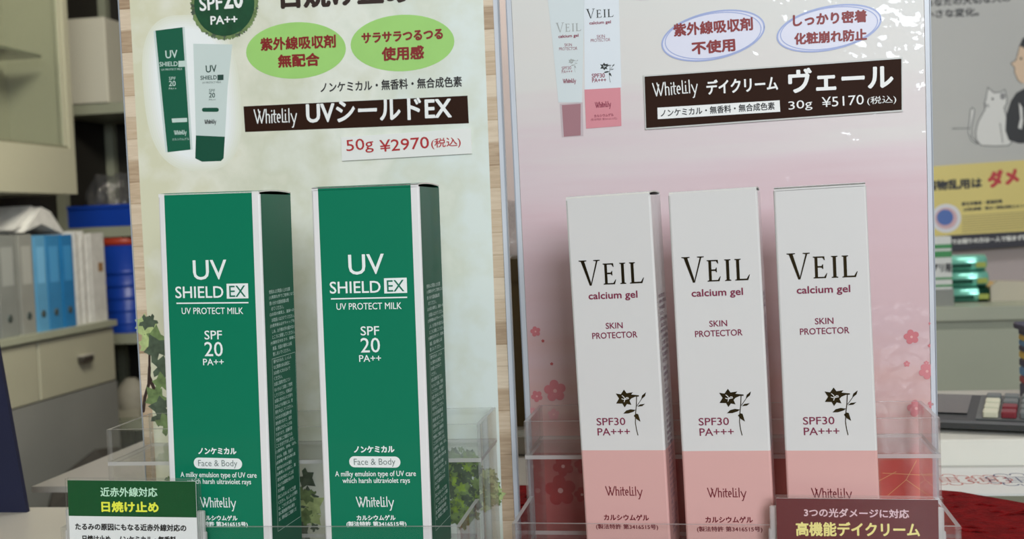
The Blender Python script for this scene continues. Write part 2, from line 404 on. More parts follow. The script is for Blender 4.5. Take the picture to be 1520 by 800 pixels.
# ---------------------------------------------------------------- acrylic display stands
D1, D2, Wt, W2 = 0.0435, 0.0446, 0.1702, 0.1672
ZR1, ZF1, ZR2, ZFL = -0.0863, -0.1017, -0.1184, -0.1335
BASE = -0.155
def stand(x, y, yaw, lean, label):
    M = Matrix.Translation((x, y, EYE + BASE)) @ Matrix.Rotation(yaw, 4, 'Z')
    t = empty('display_stand', M, label, 'display stand', 'clear two-step display stands')
    k = .0017; B = -BASE
    z = lambda q: q + B
    b = MB(); w = W2 / 2
    b.box(-w + k, w - k, -D2 + k, 0, z(ZFL) - k, z(ZFL), ACR, ACE, ACV)
    b.box(-w, w, -D2, -D2 + k, .001, z(ZR2), ACR, ACE, ACV)
    for s in (-1, 1): b.box(min(s * w, s * (w - k)), max(s * w, s * (w - k)), -D2 + k, -.0005, .001, z(ZR2), ACR, ACE, ACV)
    b.build('lower_tray', t)
    b = MB(); w = Wt / 2
    b.box(-w, w, 0, D1, z(ZF1) - k * .5, z(ZF1) + k * .5, ACR, ACE, ACV)
    b.box(-w, w, 0, k, z(ZF1) + k * .5, z(ZR1), ACR, ACE, ACV); b.box(-w, w, D1 - k, D1, z(ZF1) + k * .5, z(ZR1), ACR, ACE, ACV)
    for s in (-1, 1): b.box(min(s * w, s * (w - k)), max(s * w, s * (w - k)), k, D1 - k, z(ZF1) + k * .5, z(ZR1), ACR, ACE, ACV)
    b.build('upper_tray', t)
    b = MB()
    b.box(-w, w, 0, k, .001, z(ZF1) - k * .5, ACR, ACE, ACV)
    for s in (-1, 1): b.box(min(s * w, s * (w - k)), max(s * w, s * (w - k)), k, D1 - k, .001, z(ZF1) - k * .5, ACR, ACE, ACV)
    b.build('riser', t)
    b = MB(); b.box(-w, w, -D2, D1 + .014, 0, .001, ACR, ACE, ACV); b.build('base_plate', t)
    # upright panel that backs the sheet; pivots where the sheet pivots
    piv = Vector((0, D1 + .0082, -.1 + B))
    PM = Matrix.Translation(piv) @ Matrix.Rotation(-lean, 4, 'X')
    b = MB(); hw = .0931; bl_ = mat('bluish_acrylic_edge', (206, 210, 216), .25, noise=(30, .04))
    b.box(-hw + .0024, hw - .0024, .0008, .0038, -.0536, .222, ACR, bl_)
    for s in (-1, 1):
        b.box(s * hw - .0012 - s * .0012, s * hw + .0012 - s * .0012, -.0002 if s * yaw < 0 or yaw < -.16 else .0008, .0038, -.0536, .222, bl_)
        b.box(s * (hw - .0001) - .00025, s * (hw - .0001) + .00025, -.0006, -.0002, -.0536, .222, mat('edge_glue_line', (158, 164, 172), .3))
    o = b.build('back_panel', t); o.matrix_local = PM
    return t, M, M @ PM
SL, ML, PL = stand(-.10065, .49839, -.14314, -.00675, 'clear acrylic step stand holding the two green cartons and the cream poster')
SR, MR, PR = stand(.0861, .4731, -.17845, -.04059, 'clear acrylic step stand holding the three white and pink cartons')

# ---------------------------------------------------------------- posters on the stands
white_ink = mat('white_ink', (238, 238, 234), .5)
black_ink = mat('black_ink', (26, 22, 20), .5)
brown_ink = mat('dark_brown_print', (46, 24, 12), .6, spec=.12)
red_ink = mat('dark_red_print', (132, 22, 20), .45)
price_red = mat('price_red_print', (176, 30, 34), .45)
green_ink = mat('leaf_green_print', (158, 208, 112), .45, noise=(60, .04))

def poster_face(P): return Face(P, (0, 0, 0), (1, 0, 0), (0, 0, 1), (0, -1, 0))
FL = poster_face(PL)
parch = ramp_mat('parchment_print', 0, [(-.085, (216, 214, 184)), (-.05, (228, 227, 208)), (-.02, (214, 215, 192)), (0.02, (230, 232, 218)), (.05, (216, 221, 204)), (.088, (224, 232, 224))], .4, .4, (55, .22), coat_bump=(18, .06))
def wood_mat():
    """print of short pale planks: each plank its own tone, fine streaks along it, dark seams"""
    m = bpy.data.materials.new('pale_wood_print'); m.use_nodes = True
    nt = m.node_tree; b = nt.nodes['Principled BSDF']; b.inputs['Roughness'].default_value = .4; b.inputs['Coat Weight'].default_value = .3
    L = nt.links.new; N = nt.nodes.new
    tc = N('ShaderNodeTexCoord'); sp = N('ShaderNodeSeparateXYZ'); L(tc.outputs['Object'], sp.inputs[0])
    d = N('ShaderNodeMath'); d.operation = 'DIVIDE'; d.inputs[1].default_value = .0105; L(sp.outputs[2], d.inputs[0])
    fl = N('ShaderNodeMath'); fl.operation = 'FLOOR'; L(d.outputs[0], fl.inputs[0])
    fr = N('ShaderNodeMath'); fr.operation = 'FRACT'; L(d.outputs[0], fr.inputs[0])
    wn = N('ShaderNodeTexWhiteNoise'); wn.noise_dimensions = '1D'; L(fl.outputs[0], wn.inputs['W'])
    mp = N('ShaderNodeMapping'); mp.inputs['Scale'].default_value = (60, 1, 700); L(tc.outputs['Object'], mp.inputs['Vector'])
    n = N('ShaderNodeTexNoise'); n.inputs['Scale'].default_value = 1; n.inputs['Detail'].default_value = 6; n.inputs['Distortion'].default_value = 1.2; L(mp.outputs['Vector'], n.inputs['Vector'])
    a = N('ShaderNodeMath'); a.operation = 'MULTIPLY_ADD'; a.inputs[1].default_value = .55; L(wn.outputs['Value'], a.inputs[0])
    h = N('ShaderNodeMath'); h.operation = 'MULTIPLY'; h.inputs[1].default_value = .6; L(n.outputs['Fac'], h.inputs[0]); L(h.outputs[0], a.inputs[2])
    r = N('ShaderNodeValToRGB'); r.color_ramp.elements.new(.5)
    for e, (x, c) in zip(r.color_ramp.elements, ((.2, (164, 138, 110)), (.5, (198, 174, 144)), (.85, (222, 204, 178)))): e.position = x; e.color = srgb(c)
    L(a.outputs[0], r.inputs['Fac'])
    g = N('ShaderNodeMath'); g.operation = 'LESS_THAN'; g.inputs[1].default_value = .06; L(fr.outputs[0], g.inputs[0])
    mx = N('ShaderNodeMixRGB'); mx.blend_type = 'MULTIPLY'; mx.inputs[2].default_value = (.82, .78, .74, 1); L(g.outputs[0], mx.inputs[0]); L(r.outputs['Color'], mx.inputs[1])
    L(mx.outputs[0], b.inputs['Base Color'])
    return m
wood = wood_mat()
ivy_d = mat('ivy_dark_print', (78, 92, 72), .45, noise=(300, .35), coat=.4)
ivy_m = mat('ivy_mid_print', (112, 134, 82), .45, noise=(300, .35), coat=.4)
ivy_l = mat('ivy_light_print', (176, 192, 128), .45, noise=(300, .25), coat=.4)
moss = mat('moss_print', (126, 152, 62), .45, noise=(300, .3), coat=.4)
twig = mat('twig_print', (52, 34, 26), .5)
b = MB()
b.box(-.0930, .0905, 0, .0005, -.0536, .222, wood)
pz0 = -.0534
cl = lambda px, py: FL.q(px, py)
# cream parchment panel inside the wood border
fill(b, FL, [(cl(214, 400)[0], pz0), (cl(738, 600)[0] + .0002, pz0), (cl(718, 10)[0], .2215), (cl(193, 10)[0], .2215)], parch, H1)
def ivy_leaf(mb, F, c, r, rot, m, h):
    pts = []
    for a, k in ((-90, .25), (-60, .75), (-35, 1), (-12, .62), (20, 1.05), (50, .72), (90, 1.3), (130, .72), (160, 1.05), (192, .62), (215, 1), (240, .75)):
        q = math.radians(a) + rot; pts.append((c[0] + r * k * math.cos(q), c[1] + r * k * math.sin(q)))
    fill(mb, F, pts, m, h)
random.seed(11)
def ivy(mb, F, spots, lo=2):
    for i, (px, py, r, m) in enumerate(spots):
        c = F.q(px, py); ivy_leaf(mb, F, c, r, random.uniform(-2.5, 2.5), m, H1 * lo + i * 4e-6)
strokepx(b, FL, [(222, 545), (221, 570), (215, 590), (213, 610)], .0016, twig, H1 * 1.7)
strokepx(b, FL, [(222, 560), (228, 575), (234, 590)], .0018, twig, H1 * 1.7)
strokepx(b, FL, [(222, 470), (222, 545)], .0012, twig, H1 * 1.7)
ivy(b, FL, [(212, 482, .0045, ivy_l), (220, 492, .006, ivy_l), (226, 476, .0035, ivy_d), (230, 505, .006, ivy_m), (218, 512, .0045, ivy_l), (234, 520, .007, ivy_d),
            (238, 545, .006, ivy_d), (240, 570, .005, ivy_m), (232, 592, .006, ivy_m), (242, 605, .006, ivy_d), (236, 618, .005, ivy_d), (246, 630, .006, ivy_m), (216, 478, .004, ivy_d)])
sp = []
for k in range(150):
    px = random.uniform(245, 470); py = 705 + random.uniform(-8, 85)
    sp.append((px, py, random.uniform(.002, .006), random.choice([ivy_d, ivy_m, ivy_m, ivy_l])))
for k in range(230):
    a = random.uniform(0, 6.28); q = random.random() ** .6
    sp.append((684 + 36 * q * math.cos(a), 722 + 58 * q * math.sin(a), random.uniform(.0012, .0036), random.choice([ivy_d, ivy_m, ivy_d, ivy_m, moss])))
for k in range(90):
    a = random.uniform(0, 6.28); q = random.random() ** .6
    sp.append((727 + 17 * q * math.cos(a), 726 + 28 * q * math.sin(a), random.uniform(.001, .0028), random.choice([ivy_m, ivy_m, ivy_l])))
ivy(b, FL, sp)
# white halo around the two pictured products
for k in range(7):
    f_ = 1.12 - .05 * k; c_ = tuple(round(a + (c - a) * (k + 1) / 7) for a, c in ((223, 240), (223, 243), (202, 240)))
    pts = []
    for a in [2 * math.pi * i / 48 for i in range(48)]:
        e_ = .72; dx = math.copysign(abs(math.cos(a)) ** e_, math.cos(a)) * 64; dy = math.copysign(abs(math.sin(a)) ** e_, math.sin(a)) * 108
        pts.append((285 + dx * f_ + dy * .10, 138 + dy * (f_ * .6 + .4)))
    fillpx(b, FL, pts, mat('halo_print_%d' % k, c_, .4, coat=.3), H1 * (1.2 + .1 * k))
# pictured carton and tube
pgreen = mat('pictured_green', (14, 92, 66), .4, coat=.4); ptube = mat('pictured_tube', (204, 216, 210), .4, coat=.4)
pcap = mat('pictured_cap', (10, 78, 56), .4, coat=.4)
fillpx(b, FL, [(228, 46), (274, 40), (286, 222), (246, 226)], ptube, H1 * 2)
fillpx(b, FL, [(231, 45.5), (271, 40.5), (283, 222), (249, 226)], pgreen, H1 * 2.5)
def minicarton(x, y, ink, s=1.0):
    T(b, FL, 'UV', x - 9 * s, y, x + 9 * s, y - 1, 12 * s, ink, .25)
    T(b, FL, 'SHIELD', x - 18 * s, y + 12 * s, x + 9 * s, y + 11 * s, 7 * s, ink, .15)
    fillpx(b, FL, [(x + 10 * s, y + 3.5 * s), (x + 20 * s, y + 3 * s), (x + 20 * s, y + 12 * s), (x + 10 * s, y + 12.5 * s)], ink, H1 * 3)
    T(b, FL, 'UV PROTECT MILK', x - 15 * s, y + 18 * s, x + 16 * s, y + 17 * s, 3 * s, ink)
    T(b, FL, 'SPF', x - 4 * s, y + 32 * s, x + 6 * s, y + 32 * s, 5 * s, ink)
    T(b, FL, '20', x - 4 * s, y + 41 * s, x + 6 * s, y + 41 * s, 8 * s, ink, .15)
    T(b, FL, 'PA++', x - 4 * s, y + 46 * s, x + 7 * s, y + 46 * s, 3 * s, ink)
pale_print = mat('pale_print', (196, 214, 204), .4)
minicarton(255, 87, pale_print)
fillpx(b, FL, [(255, 176), (278, 175), (278, 181), (256, 182)], pale_print, H1 * 3)
logo(b, FL, 259, 200, 277, 199, 6, pale_print, .14)
T(b, FL, 'カルシウムゲル', 256, 209, 281, 208, 4, pale_print)
fillpx(b, FL, [(287, 65), (345, 66), (338, 130), (334, 203), (291, 203), (289, 130)], ptube, H1 * 2)
fillpx(b, FL, [(291, 201), (334, 203), (332, 235), (328, 239), (300, 240), (290, 235)], pcap, H1 * 2.5)
minicarton(314, 108, mat('pictured_dark_print', (40, 70, 60), .4), .9)
fillpx(b, FL, rrect(300, 160, 325, 166, 3), pcap, H1 * 3)
logo(b, FL, 304, 184, 321, 183, 6, black_ink, .14)
# round leafy SPF emblem
dgreen = mat('emblem_green', (22, 74, 44), .4, coat=.4, noise=(200, .2))
c = FL.q(333, 6); rr = np.linalg.norm(FL.q(378, 6) - c)
for k in range(70):
    a = 2 * math.pi * k / 70
    ivy_leaf(b, FL, (c[0] + rr * 1.0 * math.cos(a), c[1] + rr * 1.0 * math.sin(a)), .0022, a + random.uniform(-1, 1), random.choice([ivy_d, ivy_m, ivy_m]), H1 * 2 + k * 1e-6)
fill(b, FL, ell(c, rr, rr), dgreen, H1 * 3.5)
T(b, FL, 'SPF', 297, 17, 331, 14, 21, white_ink, .5, H1 * 5)
T(b, FL, '20', 333, 14, 362, 12, 34, white_ink, .9, H1 * 5)
T(b, FL, 'PA++', 313, 37, 353, 35, 13, white_ink, .4, H1 * 5)
T(b, FL, '日焼け止め', 417, 14, 609, 5, 38, mat('headline_print', (46, 28, 18), .4), 2.0)
for (cx, cy), (rx, ry) in (((439, 75), (74.5, 42)), ((597, 64), (77.5, 42))):
    o = FL.q(cx, cy); ax = FL.q(cx + rx, cy - rx * .035) - o; ay = FL.q(cx, cy - ry) - o
    fill(b, FL, [o + ax * math.cos(a) + ay * math.sin(a) for a in [2 * math.pi * k / 48 for k in range(48)]], green_ink, H1 * 2)
T(b, FL, '紫外線吸収剤', 387, 76, 499, 71, 20, red_ink, .75, H1 * 4)
T(b, FL, '無配合', 413, 101, 475, 98, 20, red_ink, .9, H1 * 4)
T(b, FL, 'サラサラつるつる', 537, 65, 658, 58, 16, red_ink, .8, H1 * 4)
T(b, FL, '使用感', 567, 91, 630, 88, 21, red_ink, .9, H1 * 4)
T(b, FL, 'ノンケミカル・無香料・無合成色素', 476, 138, 686, 129, 16, black_ink, .35)
q = [FL.q(*p) for p in ((361.5, 158), (694, 142), (696, 183), (364, 196))]
fill(b, FL, [q[0], q[1], q[2], q[3]], brown_ink, H1 * 2)
logo(b, FL, 378, 183, 441, 181, 20, white_ink, .085, H1 * 4)
T(b, FL, 'UVシールドEX', 455, 184, 671, 176, 33, white_ink, .95, H1 * 4)
pl = tag(b.build('poster', None, PL), 'cream green parchment poster with pale wood border behind the green cartons', 'poster')
b = MB()
slip = mat('white_price_slip', (234, 235, 228), .35, coat=.5)
corners = [FL.q(*p) for p in ((507, 204), (699.5, 190.5), (701, 228), (508.5, 239))]
vs = [FL.p3(a, c_, .0004) for a, c_ in corners] + [FL.p3(a, c_, .0009) for a, c_ in corners]
b.add(vs, [(0, 1, 2, 3), (4, 7, 6, 5), (0, 4, 5, 1), (1, 5, 6, 2), (2, 6, 7, 3), (3, 7, 4, 0)], slip)
T(b, FL, '50g', 516, 230, 556, 226, 22, price_red, .1, .0010)
T(b, FL, '¥2970', 565, 226, 638, 220, 18, price_red, .2, .0010)
T(b, FL, '(税込)', 641, 222, 685, 219, 16, price_red, .2, .0010)
b.build('price_label', pl)

FR = poster_face(PR)
pinkwash = ramp_mat('pink_wash_print', 2, [(-.035, (196, 128, 122)), (.01, (206, 166, 160)), (.05, (208, 178, 180)), (.09, (212, 184, 188)), (.125, (218, 200, 202)), (.165, (220, 216, 210)), (.22, (218, 218, 212))], .4, .6, (22, .10), (.25, 1, 3), coat_bump=(95, .42))
b = MB()
b.box(-.0905, .0905, 0, .0005, -.0536, .222, pinkwash)
petal_a = mat('plum_petal_print', (204, 116, 122), .45, coat=.5); petal_b = mat('plum_petal_pale_print', (214, 150, 152), .45, coat=.5)
petal_c = mat('plum_petal_deep_print', (176, 62, 62), .45, coat=.5); core = mat('plum_core_print', (224, 168, 164), .45)
def plum(px, py, rpx, m, h, rot=0.3):
    c = FR.q(px, py); r = np.linalg.norm(FR.q(px + rpx, py) - c)
    for k in range(5):
        a = rot + math.pi / 2 + 2 * math.pi * k / 5
        fill(b, FR, ell((c[0] + r * .58 * math.cos(a), c[1] + r * .58 * math.sin(a)), r * .4, r * .4, 0, 18), m, h + k * 3e-6)
    fill(b, FR, ell(c, r * .3, r * .3, 0, 14), m, h + 2e-5)
    fill(b, FR, ell(c, r * .17, r * .17, 0, 10), core, h + 3e-5)
deep = ramp_mat('deep_pink_print', 0, [(-.09, (190, 104, 100)), (.0, (176, 92, 88)), (.09, (206, 108, 92))], .4, .5, (30, .15))
orange = ramp_mat('orange_red_print', 0, [(.05, (206, 130, 92)), (.065, (214, 96, 84)), (.078, (206, 78, 70)), (.09, (216, 124, 112))], .4, .5, (60, .2))
fill(b, FR, [(-.0905, -.0534), (.0903, -.0534), (.0903, FR.q(1385, 672)[1]), (-.0905, FR.q(790, 672)[1])], deep, H1)
fillpx(b, FR, [(1306, 683), (1389, 681), (1391, 760), (1309, 760)], orange, H1 * 1.5)
goldline = mat('gold_line_print', (226, 160, 110), .4)
for p0, p1 in (((1310, 702), (1390, 706)), ((1318, 735), (1345, 712)), ((1345, 712), (1360, 684)), ((1345, 712), (1385, 740)), ((1300, 716), (1330, 700))):
    strokepx(b, FR, [p0, p1], .0003, goldline, H1 * 3)
for x, y, r, m, q in ((795, 492, 8, petal_a, .2), (824, 580, 17, petal_a, .1), (797, 588, 9, petal_a, .5), (822, 615, 9, petal_b, .0), (790, 610, 6, petal_b, .7), (1353, 500, 12, petal_a, .2),
                      (1376, 551, 13, petal_a, .6), (1346, 540, 5, petal_a, .0), (1375, 539, 4, petal_a, .0), (1360, 606, 14, petal_a, .2), (1381, 480, 3, petal_a, 0), (1380, 513, 3, petal_a, 0),
                      (806, 506, 2.4, petal_c, 0), (819, 540, 2.4, petal_c, 0), (832, 728, 24, petal_c, .1), (836, 692, 16, petal_c, .5), (864, 734, 12, petal_c, .2), (866, 690, 14, petal_c, .2),
                      (1384, 600, 7, petal_a, 0), (860, 470, 5, petal_b, .3)):
    plum(x, y, r, m, H1 * 3, q)
# pictured tube and carton
ptw = mat('pictured_white_tube', (212, 220, 220), .4, coat=.4); pcw = mat('pictured_white_carton', (222, 228, 232), .4, coat=.4)
ppk = mat('pictured_pink', (216, 140, 148), .4, coat=.4); pmv = mat('pictured_mauve_cap', (164, 118, 124), .4, coat=.4)
wine = mat('wine_print', (138, 40, 66), .4)
foil_print = mat('pictured_foil', (24, 30, 24), .4)
greyp = mat('pictured_grey', (160, 164, 160), .4)
fillpx(b, FR, [(812, -12), (868, -12), (866, 60), (864, 152), (829, 152), (820, 60)], ptw, H1 * 2)
fillpx(b, FR, [(831, 154), (865, 152), (866, 202), (834, 204)], mat('pictured_clear_cap', (196, 180, 182), .4, coat=.4), H1 * 2)
fillpx(b, FR, [(834, 156), (862, 154), (862, 201), (837, 203)], pmv, H1 * 2.5)
fillpx(b, FR, [(866.5, -18), (918, -22), (922.5, 130), (868, 134)], pcw, H1 * 2)
fillpx(b, FR, [(867.5, 133), (921, 130), (922.5, 187), (870, 191)], ppk, H1 * 2.5)
veil(b, FR, 870, 27.5, 911, 25, 14, foil_print); veil(b, FR, 825, 48, 863, 46, 14, greyp)
T(b, FR, 'calcium gel', 875, 38, 907, 36, 6, wine, .2); T(b, FR, 'calcium gel', 829, 58, 859, 56, 6, wine, .2)
T(b, FR, 'SKIN', 886, 57, 898, 56, 5, wine); T(b, FR, 'PROTECTOR', 877, 62.5, 906, 61, 4.5, wine)
T(b, FR, 'SKIN', 838, 69, 849, 68.5, 4.5, wine); T(b, FR, 'PROTECTOR', 830, 75, 857, 74, 4.5, wine)
T(b, FR, 'SPF30', 878.5, 116, 898, 115, 6.5, wine, .15); T(b, FR, 'PA+++', 879, 122.5, 900, 121.5, 6, wine, .15)
T(b, FR, 'SPF30', 834, 104, 848, 103, 5, wine); T(b, FR, 'PA+++', 834, 109, 850, 108, 4.5, wine)
lily(b, FR, lambda x, y: (891 + (x - 437) * .0905, 93 + (y - 83) * .085), foil_print, pcw)
lily(b, FR, lambda x, y: (844 + (x - 437) * .06, 87 + (y - 83) * .06), greyp, ptw)
logo(b, FR, 884, 160, 907, 158, 8, wine, .13); logo(b, FR, 836, 123.5, 855, 122.5, 6, wine, .14)
T(b, FR, 'カルシウムゲル', 882, 174.5, 911, 172.5, 4.5, wine, .15)
T(b, FR, '(製法特許 第3416515号)', 877, 180, 916, 178, 4, wine)
# oval callouts, outlined
lav = mat('lavender_print', (222, 222, 236), .4, coat=.5); lavline = mat('lavender_line_print', (160, 172, 214), .4, coat=.5)
for (cx, cy), rx, ry in (((1058, 53), 78, 36), ((1230, 42), 79, 33)):
    o = FR.q(cx, cy); ax = FR.q(cx + rx, cy - rx * .17) - o; ay = FR.q(cx, cy - ry) - o
    E_ = lambda s, d=0.0: [o + (ax * math.cos(a + d) * s + ay * math.sin(a) * s) for a in [2 * math.pi * k / 56 for k in range(57)]]
    fill(b, FR, E_(.98)[:-1], lav, H1 * 2)
    stroke(b, FR, E_(.98), .0007, lavline, H1 * 3); stroke(b, FR, E_(.92, .06), .0004, lavline, H1 * 3)
T(b, FR, '紫外線吸収剤', 1000, 55, 1118, 45, 20, red_ink, .75, H1 * 4); T(b, FR, '不使用', 1027, 82, 1092, 76, 20, red_ink, .9, H1 * 4)
T(b, FR, 'しっかり密着', 1177, 40, 1287, 33, 19, red_ink, .8, H1 * 4); T(b, FR, '化粧崩れ防止', 1179, 67, 1287, 60, 18, red_ink, .75, H1 * 4)
fillpx(b, FR, ell((958, -26), 62, 26, -.05), mat('pink_oval_print', (206, 150, 190), .4), H1 * 2)
pr = tag(b.build('poster', None, PR), 'white to pink plum blossom poster behind the three white cartons', 'poster')
b = MB()
for (ps, m, h0, h1) in (([(955, 112), (1339.5, 84.5), (1340, 165.5), (958, 192.5)], mat('clear_label_border', (206, 206, 200), .3, coat=.6), .0003, .0007),
                        ([(957, 114), (1337.5, 87.5), (1338, 163), (959.5, 190)], brown_ink, .0006, .0009)):
    c4 = [FR.q(*p) for p in ps]; vs = [FR.p3(a, z_, h0) for a, z_ in c4] + [FR.p3(a, z_, h1) for a, z_ in c4]
    b.add(vs, [(0, 1, 2, 3), (4, 7, 6, 5), (0, 4, 5, 1), (1, 5, 6, 2), (2, 6, 7, 3), (3, 7, 4, 0)], m)
hh = .00102
logo(b, FR, 970, 143, 1036, 137, 19, white_ink, .085, hh)
T(b, FR, 'デイクリーム', 1049, 141, 1155, 134, 22, white_ink, .6, hh)
T(b, FR, 'ヴェール', 1170, 139, 1326, 131, 37, white_ink, 1.25, hh)
c4 = [FR.q(*p) for p in ((976, 160), (1157, 149), (1158, 166), (976.5, 177))]
fill(b, FR, c4, white_ink, hh)
T(b, FR, 'ノンケミカル・無香料・無合成色素', 981, 174, 1150, 163, 11.5, black_ink, .25, hh + H1)
T(b, FR, '30g', 1171, 167, 1206, 163, 16, white_ink, 0, hh)
T(b, FR, '¥5170', 1220, 159.5, 1282, 155, 15, white_ink, 0, hh)
T(b, FR, '(税込)', 1287, 157, 1330, 154, 13, white_ink, 0, hh)
b.build('name_label', pr)

# ---------------------------------------------------------------- cartons
def pose(x, y, ztop, H, yaw, lean, rl, d):
    ax = np.array([math.cos(yaw), math.sin(yaw), 0]); ay0 = np.array([-math.sin(yaw), math.cos(yaw), 0]); zz = np.array([0, 0, 1.0])
    az = zz * math.cos(lean) + ay0 * math.sin(lean); ay = ay0 * math.cos(lean) - zz * math.sin(lean)
    ax, az = ax * math.cos(rl) - az * math.sin(rl), az * math.cos(rl) + ax * math.sin(rl)
    o = np.array([x, y, ztop + EYE]) - az * H + ay * d / 2          # base centre
    return Matrix(((ax[0], ay[0], az[0], o[0]), (ax[1], ay[1], az[1], o[1]), (ax[2], ay[2], az[2], o[2]), (0, 0, 0, 1)))
def carton_body(w, d, H, sides, zsplit=None, r=.0008):
    """sides: function(face, x, z) -> material; open-topped look: front panel rises to the lid, side walls a little lower"""
    b = MB()
    # plan outline with rounded corners, marked by the face it belongs to; extra cuts at stripe borders on the front
    P = []
    def seg(f, pts):
        for p in pts: P.append((f, p))
    cuts = sides.cuts
    k = r * .35
    seg('f', [(-w / 2 + r, -d / 2)] + [(c, -d / 2) for c in cuts] + [(w / 2 - r, -d / 2)])
    seg('c', [(w / 2 - k, -d / 2 + k)]); seg('r', [(w / 2, -d / 2 + r), (w / 2, d / 2 - r)]); seg('c', [(w / 2 - k, d / 2 - k)])
    seg('k', [(w / 2 - r, d / 2), (-w / 2 + r, d / 2)]); seg('c', [(-w / 2 + k, d / 2 - k)]); seg('l', [(-w / 2, d / 2 - r), (-w / 2, -d / 2 + r)])
    seg('c', [(-w / 2 + k, -d / 2 + k)])
    zs = [0] + ([zsplit] if zsplit else []) + [H - .0015]
    n = len(P)
    vs = [(p[0], p[1], z) for z in zs for f, p in P]
    for l in range(len(zs) - 1):
        zm = (zs[l] + zs[l + 1]) / 2
        for i in range(n):
            j = (i + 1) % n; f = P[i][0]; xm = (P[i][1][0] + P[j][1][0]) / 2; ym = (P[i][1][1] + P[j][1][1]) / 2
            b.add([vs[l * n + i], vs[l * n + j], vs[(l + 1) * n + j], vs[(l + 1) * n + i]], [(0, 1, 2, 3)], sides.m(xm, ym, zm))
    b.add([(p[0], p[1], 0) for f, p in P], [tuple(range(n - 1, -1, -1))], sides.m(0, 0, 0))
    b.add([(p[0], p[1], H - .0015) for f, p in P], [tuple(range(n))], sides.inside)
    # front and back panels continue up to the fold of the lid
    xs = [-w / 2 + r * .4] + list(cuts) + [w / 2 - r * .4]
    for y0, y1 in ((-d / 2, -d / 2 + .0005), (d / 2 - .0005, d / 2)):
        for a, c in zip(xs, xs[1:]):
            b.box(a, c, y0, y1, H - .0017, H - .0003, sides.m((a + c) / 2, y0 if y0 < 0 else d / 2, H))
    return b
def lid(w, d, H, m, edge, rise=.0012, r=.0008):
    b = MB(); n = 10; th = .0005; x0, x1 = -w / 2 + r * .4, w / 2 - r * .4
    top = []
    for i in range(n + 1):
        s_ = i / n; y = -d / 2 + d * s_; top.append((y, H - .0004 + rise * math.sin(math.pi * s_) ** .7))
    vs = [(x, y, z + q) for q in (0, -th) for x in (x0, x1) for y, z in top]
    N = n + 1; f = []; e = []
    for i in range(n):
        f += [(i, i + 1, N + i + 1, N + i), (2 * N + i, 3 * N + i, 3 * N + i + 1, 2 * N + i + 1)]
        e += [(i, 2 * N + i, 2 * N + i + 1, i + 1), (N + i, N + i + 1, 3 * N + i + 1, 3 * N + i)]
    e += [(0, N, 3 * N, 2 * N), (n, 2 * N + n, 3 * N + n, N + n)]
    b.add(vs, f, m); b.add(vs, e, edge)
    return b

card_white = mat('white_card', (226, 224, 222), .38, coat=.35, coat_bump=(30, .05))
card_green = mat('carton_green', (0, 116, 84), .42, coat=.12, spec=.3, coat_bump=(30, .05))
card_green_shaded = mat('carton_green_shaded', (8, 96, 70), .45, coat=.1, spec=.3)  # darker copy of the front green, side shade put into the colour
card_inside = mat('lid_gap_shade', (60, 62, 56), .8)  # dark tone paints the shade in the gap under the lid
card_edge = mat('cut_card_edge', (222, 220, 210), .7)
GW, GD, GH = .04466, .0314, .1494
CAUTION = ["使用および取扱い上の注意", "(1)清潔な手でご使用になり、", "使い分けの直後容器は閉", "めてください。", "(2)お肌の異常上、直接への", "お取扱いはさけてください。", "(3)使用後は必ずキャップを",
           "しめ、お子様の手の届かない", "ところに保管してください。", "(4)直射日光をさけ、極端に", "高温、低温の場所には保", "管しないでください。"]
CAUTION2 = ["傷やはれもの、しっしん", "など異常のある部位に", "はお使いにならないで", "ください。", "お肌に異常が生じてい", "ないかよく注意して使用", "してください。化粧品が", "お肌に合わないとき即ち", "次のような場合には、使",
            "用を中止してください。", "そのまま化粧品類の使", "用を続けますと、症状", "を悪化させることがあ", "りますので、皮膚科専", "門医等にご相談される", "ことをおすすめします。", "(1)使用中、赤味、はれ、", "かゆみ、刺激、色抜け",
            "(白斑等)や黒ずみ等の異", "常があらわれた場合", "(2)使用したお肌に、直", "射日光があたって上記", "のような異常があらわ", "れた場合", "目に入らないようご注意", "ください。もし入った場合", "は、こすらずに洗い流し", "目に異物感が残る場合", "は、眼科医にご相談くだ"]
class GreenSides:
    cuts = (-GW / 2 + .0029, GW / 2 - .0034); inside = card_inside
    @staticmethod
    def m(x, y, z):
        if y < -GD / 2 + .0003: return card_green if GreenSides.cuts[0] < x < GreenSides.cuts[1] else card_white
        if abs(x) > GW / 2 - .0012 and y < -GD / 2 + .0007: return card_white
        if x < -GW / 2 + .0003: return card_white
        return card_green_shaded
G2 = pose(-.05697, .4538, .0166, GH, -.19524, .00066, .00766, GD)
G1 = pose(-.12121, .46291, .0166, GH, -.21632, -.00194, .0167, GD)
def side_text(mb, w, d, H, ink, frame=True, wid=(.17, .90), top=.042):
    S = Face(Matrix(), (w / 2, -d / 2, 0), (0, 1, 0), (0, 0, 1), (1, 0, 0))
    z = H - top; p = .00232; x0, x1 = d * wid[0], d * wid[1]; cw = (x1 - x0) / 13
    def row(s_, x, z):
        put_text(mb, S, s_, (x, z), (x + cw * len(s_), z), .00165, ink, .00004, H1 * 2, 3)
    for s_ in CAUTION:
        row(s_, x0 if s_[0] in '(使' else x0 + cw, z); z -= p
    zt = z + p * .55; z -= p * .35
    x0 += cw * .7; cw *= .93
    for s_ in CAUTION2:
        row(s_, x0 + (0 if s_[0] in '(' else cw * .5), z); z -= p
        if s_ == 'れた場合': z -= p * .1
    if frame:
        a0, a1 = x0 - cw * .3, x1 + cw * .9; zb = z - p * .6
        stroke(mb, S, [(a0, zt), (a1, zt), (a1, zb), (a0, zb), (a0, zt)], .0002, ink, H1 * 2)
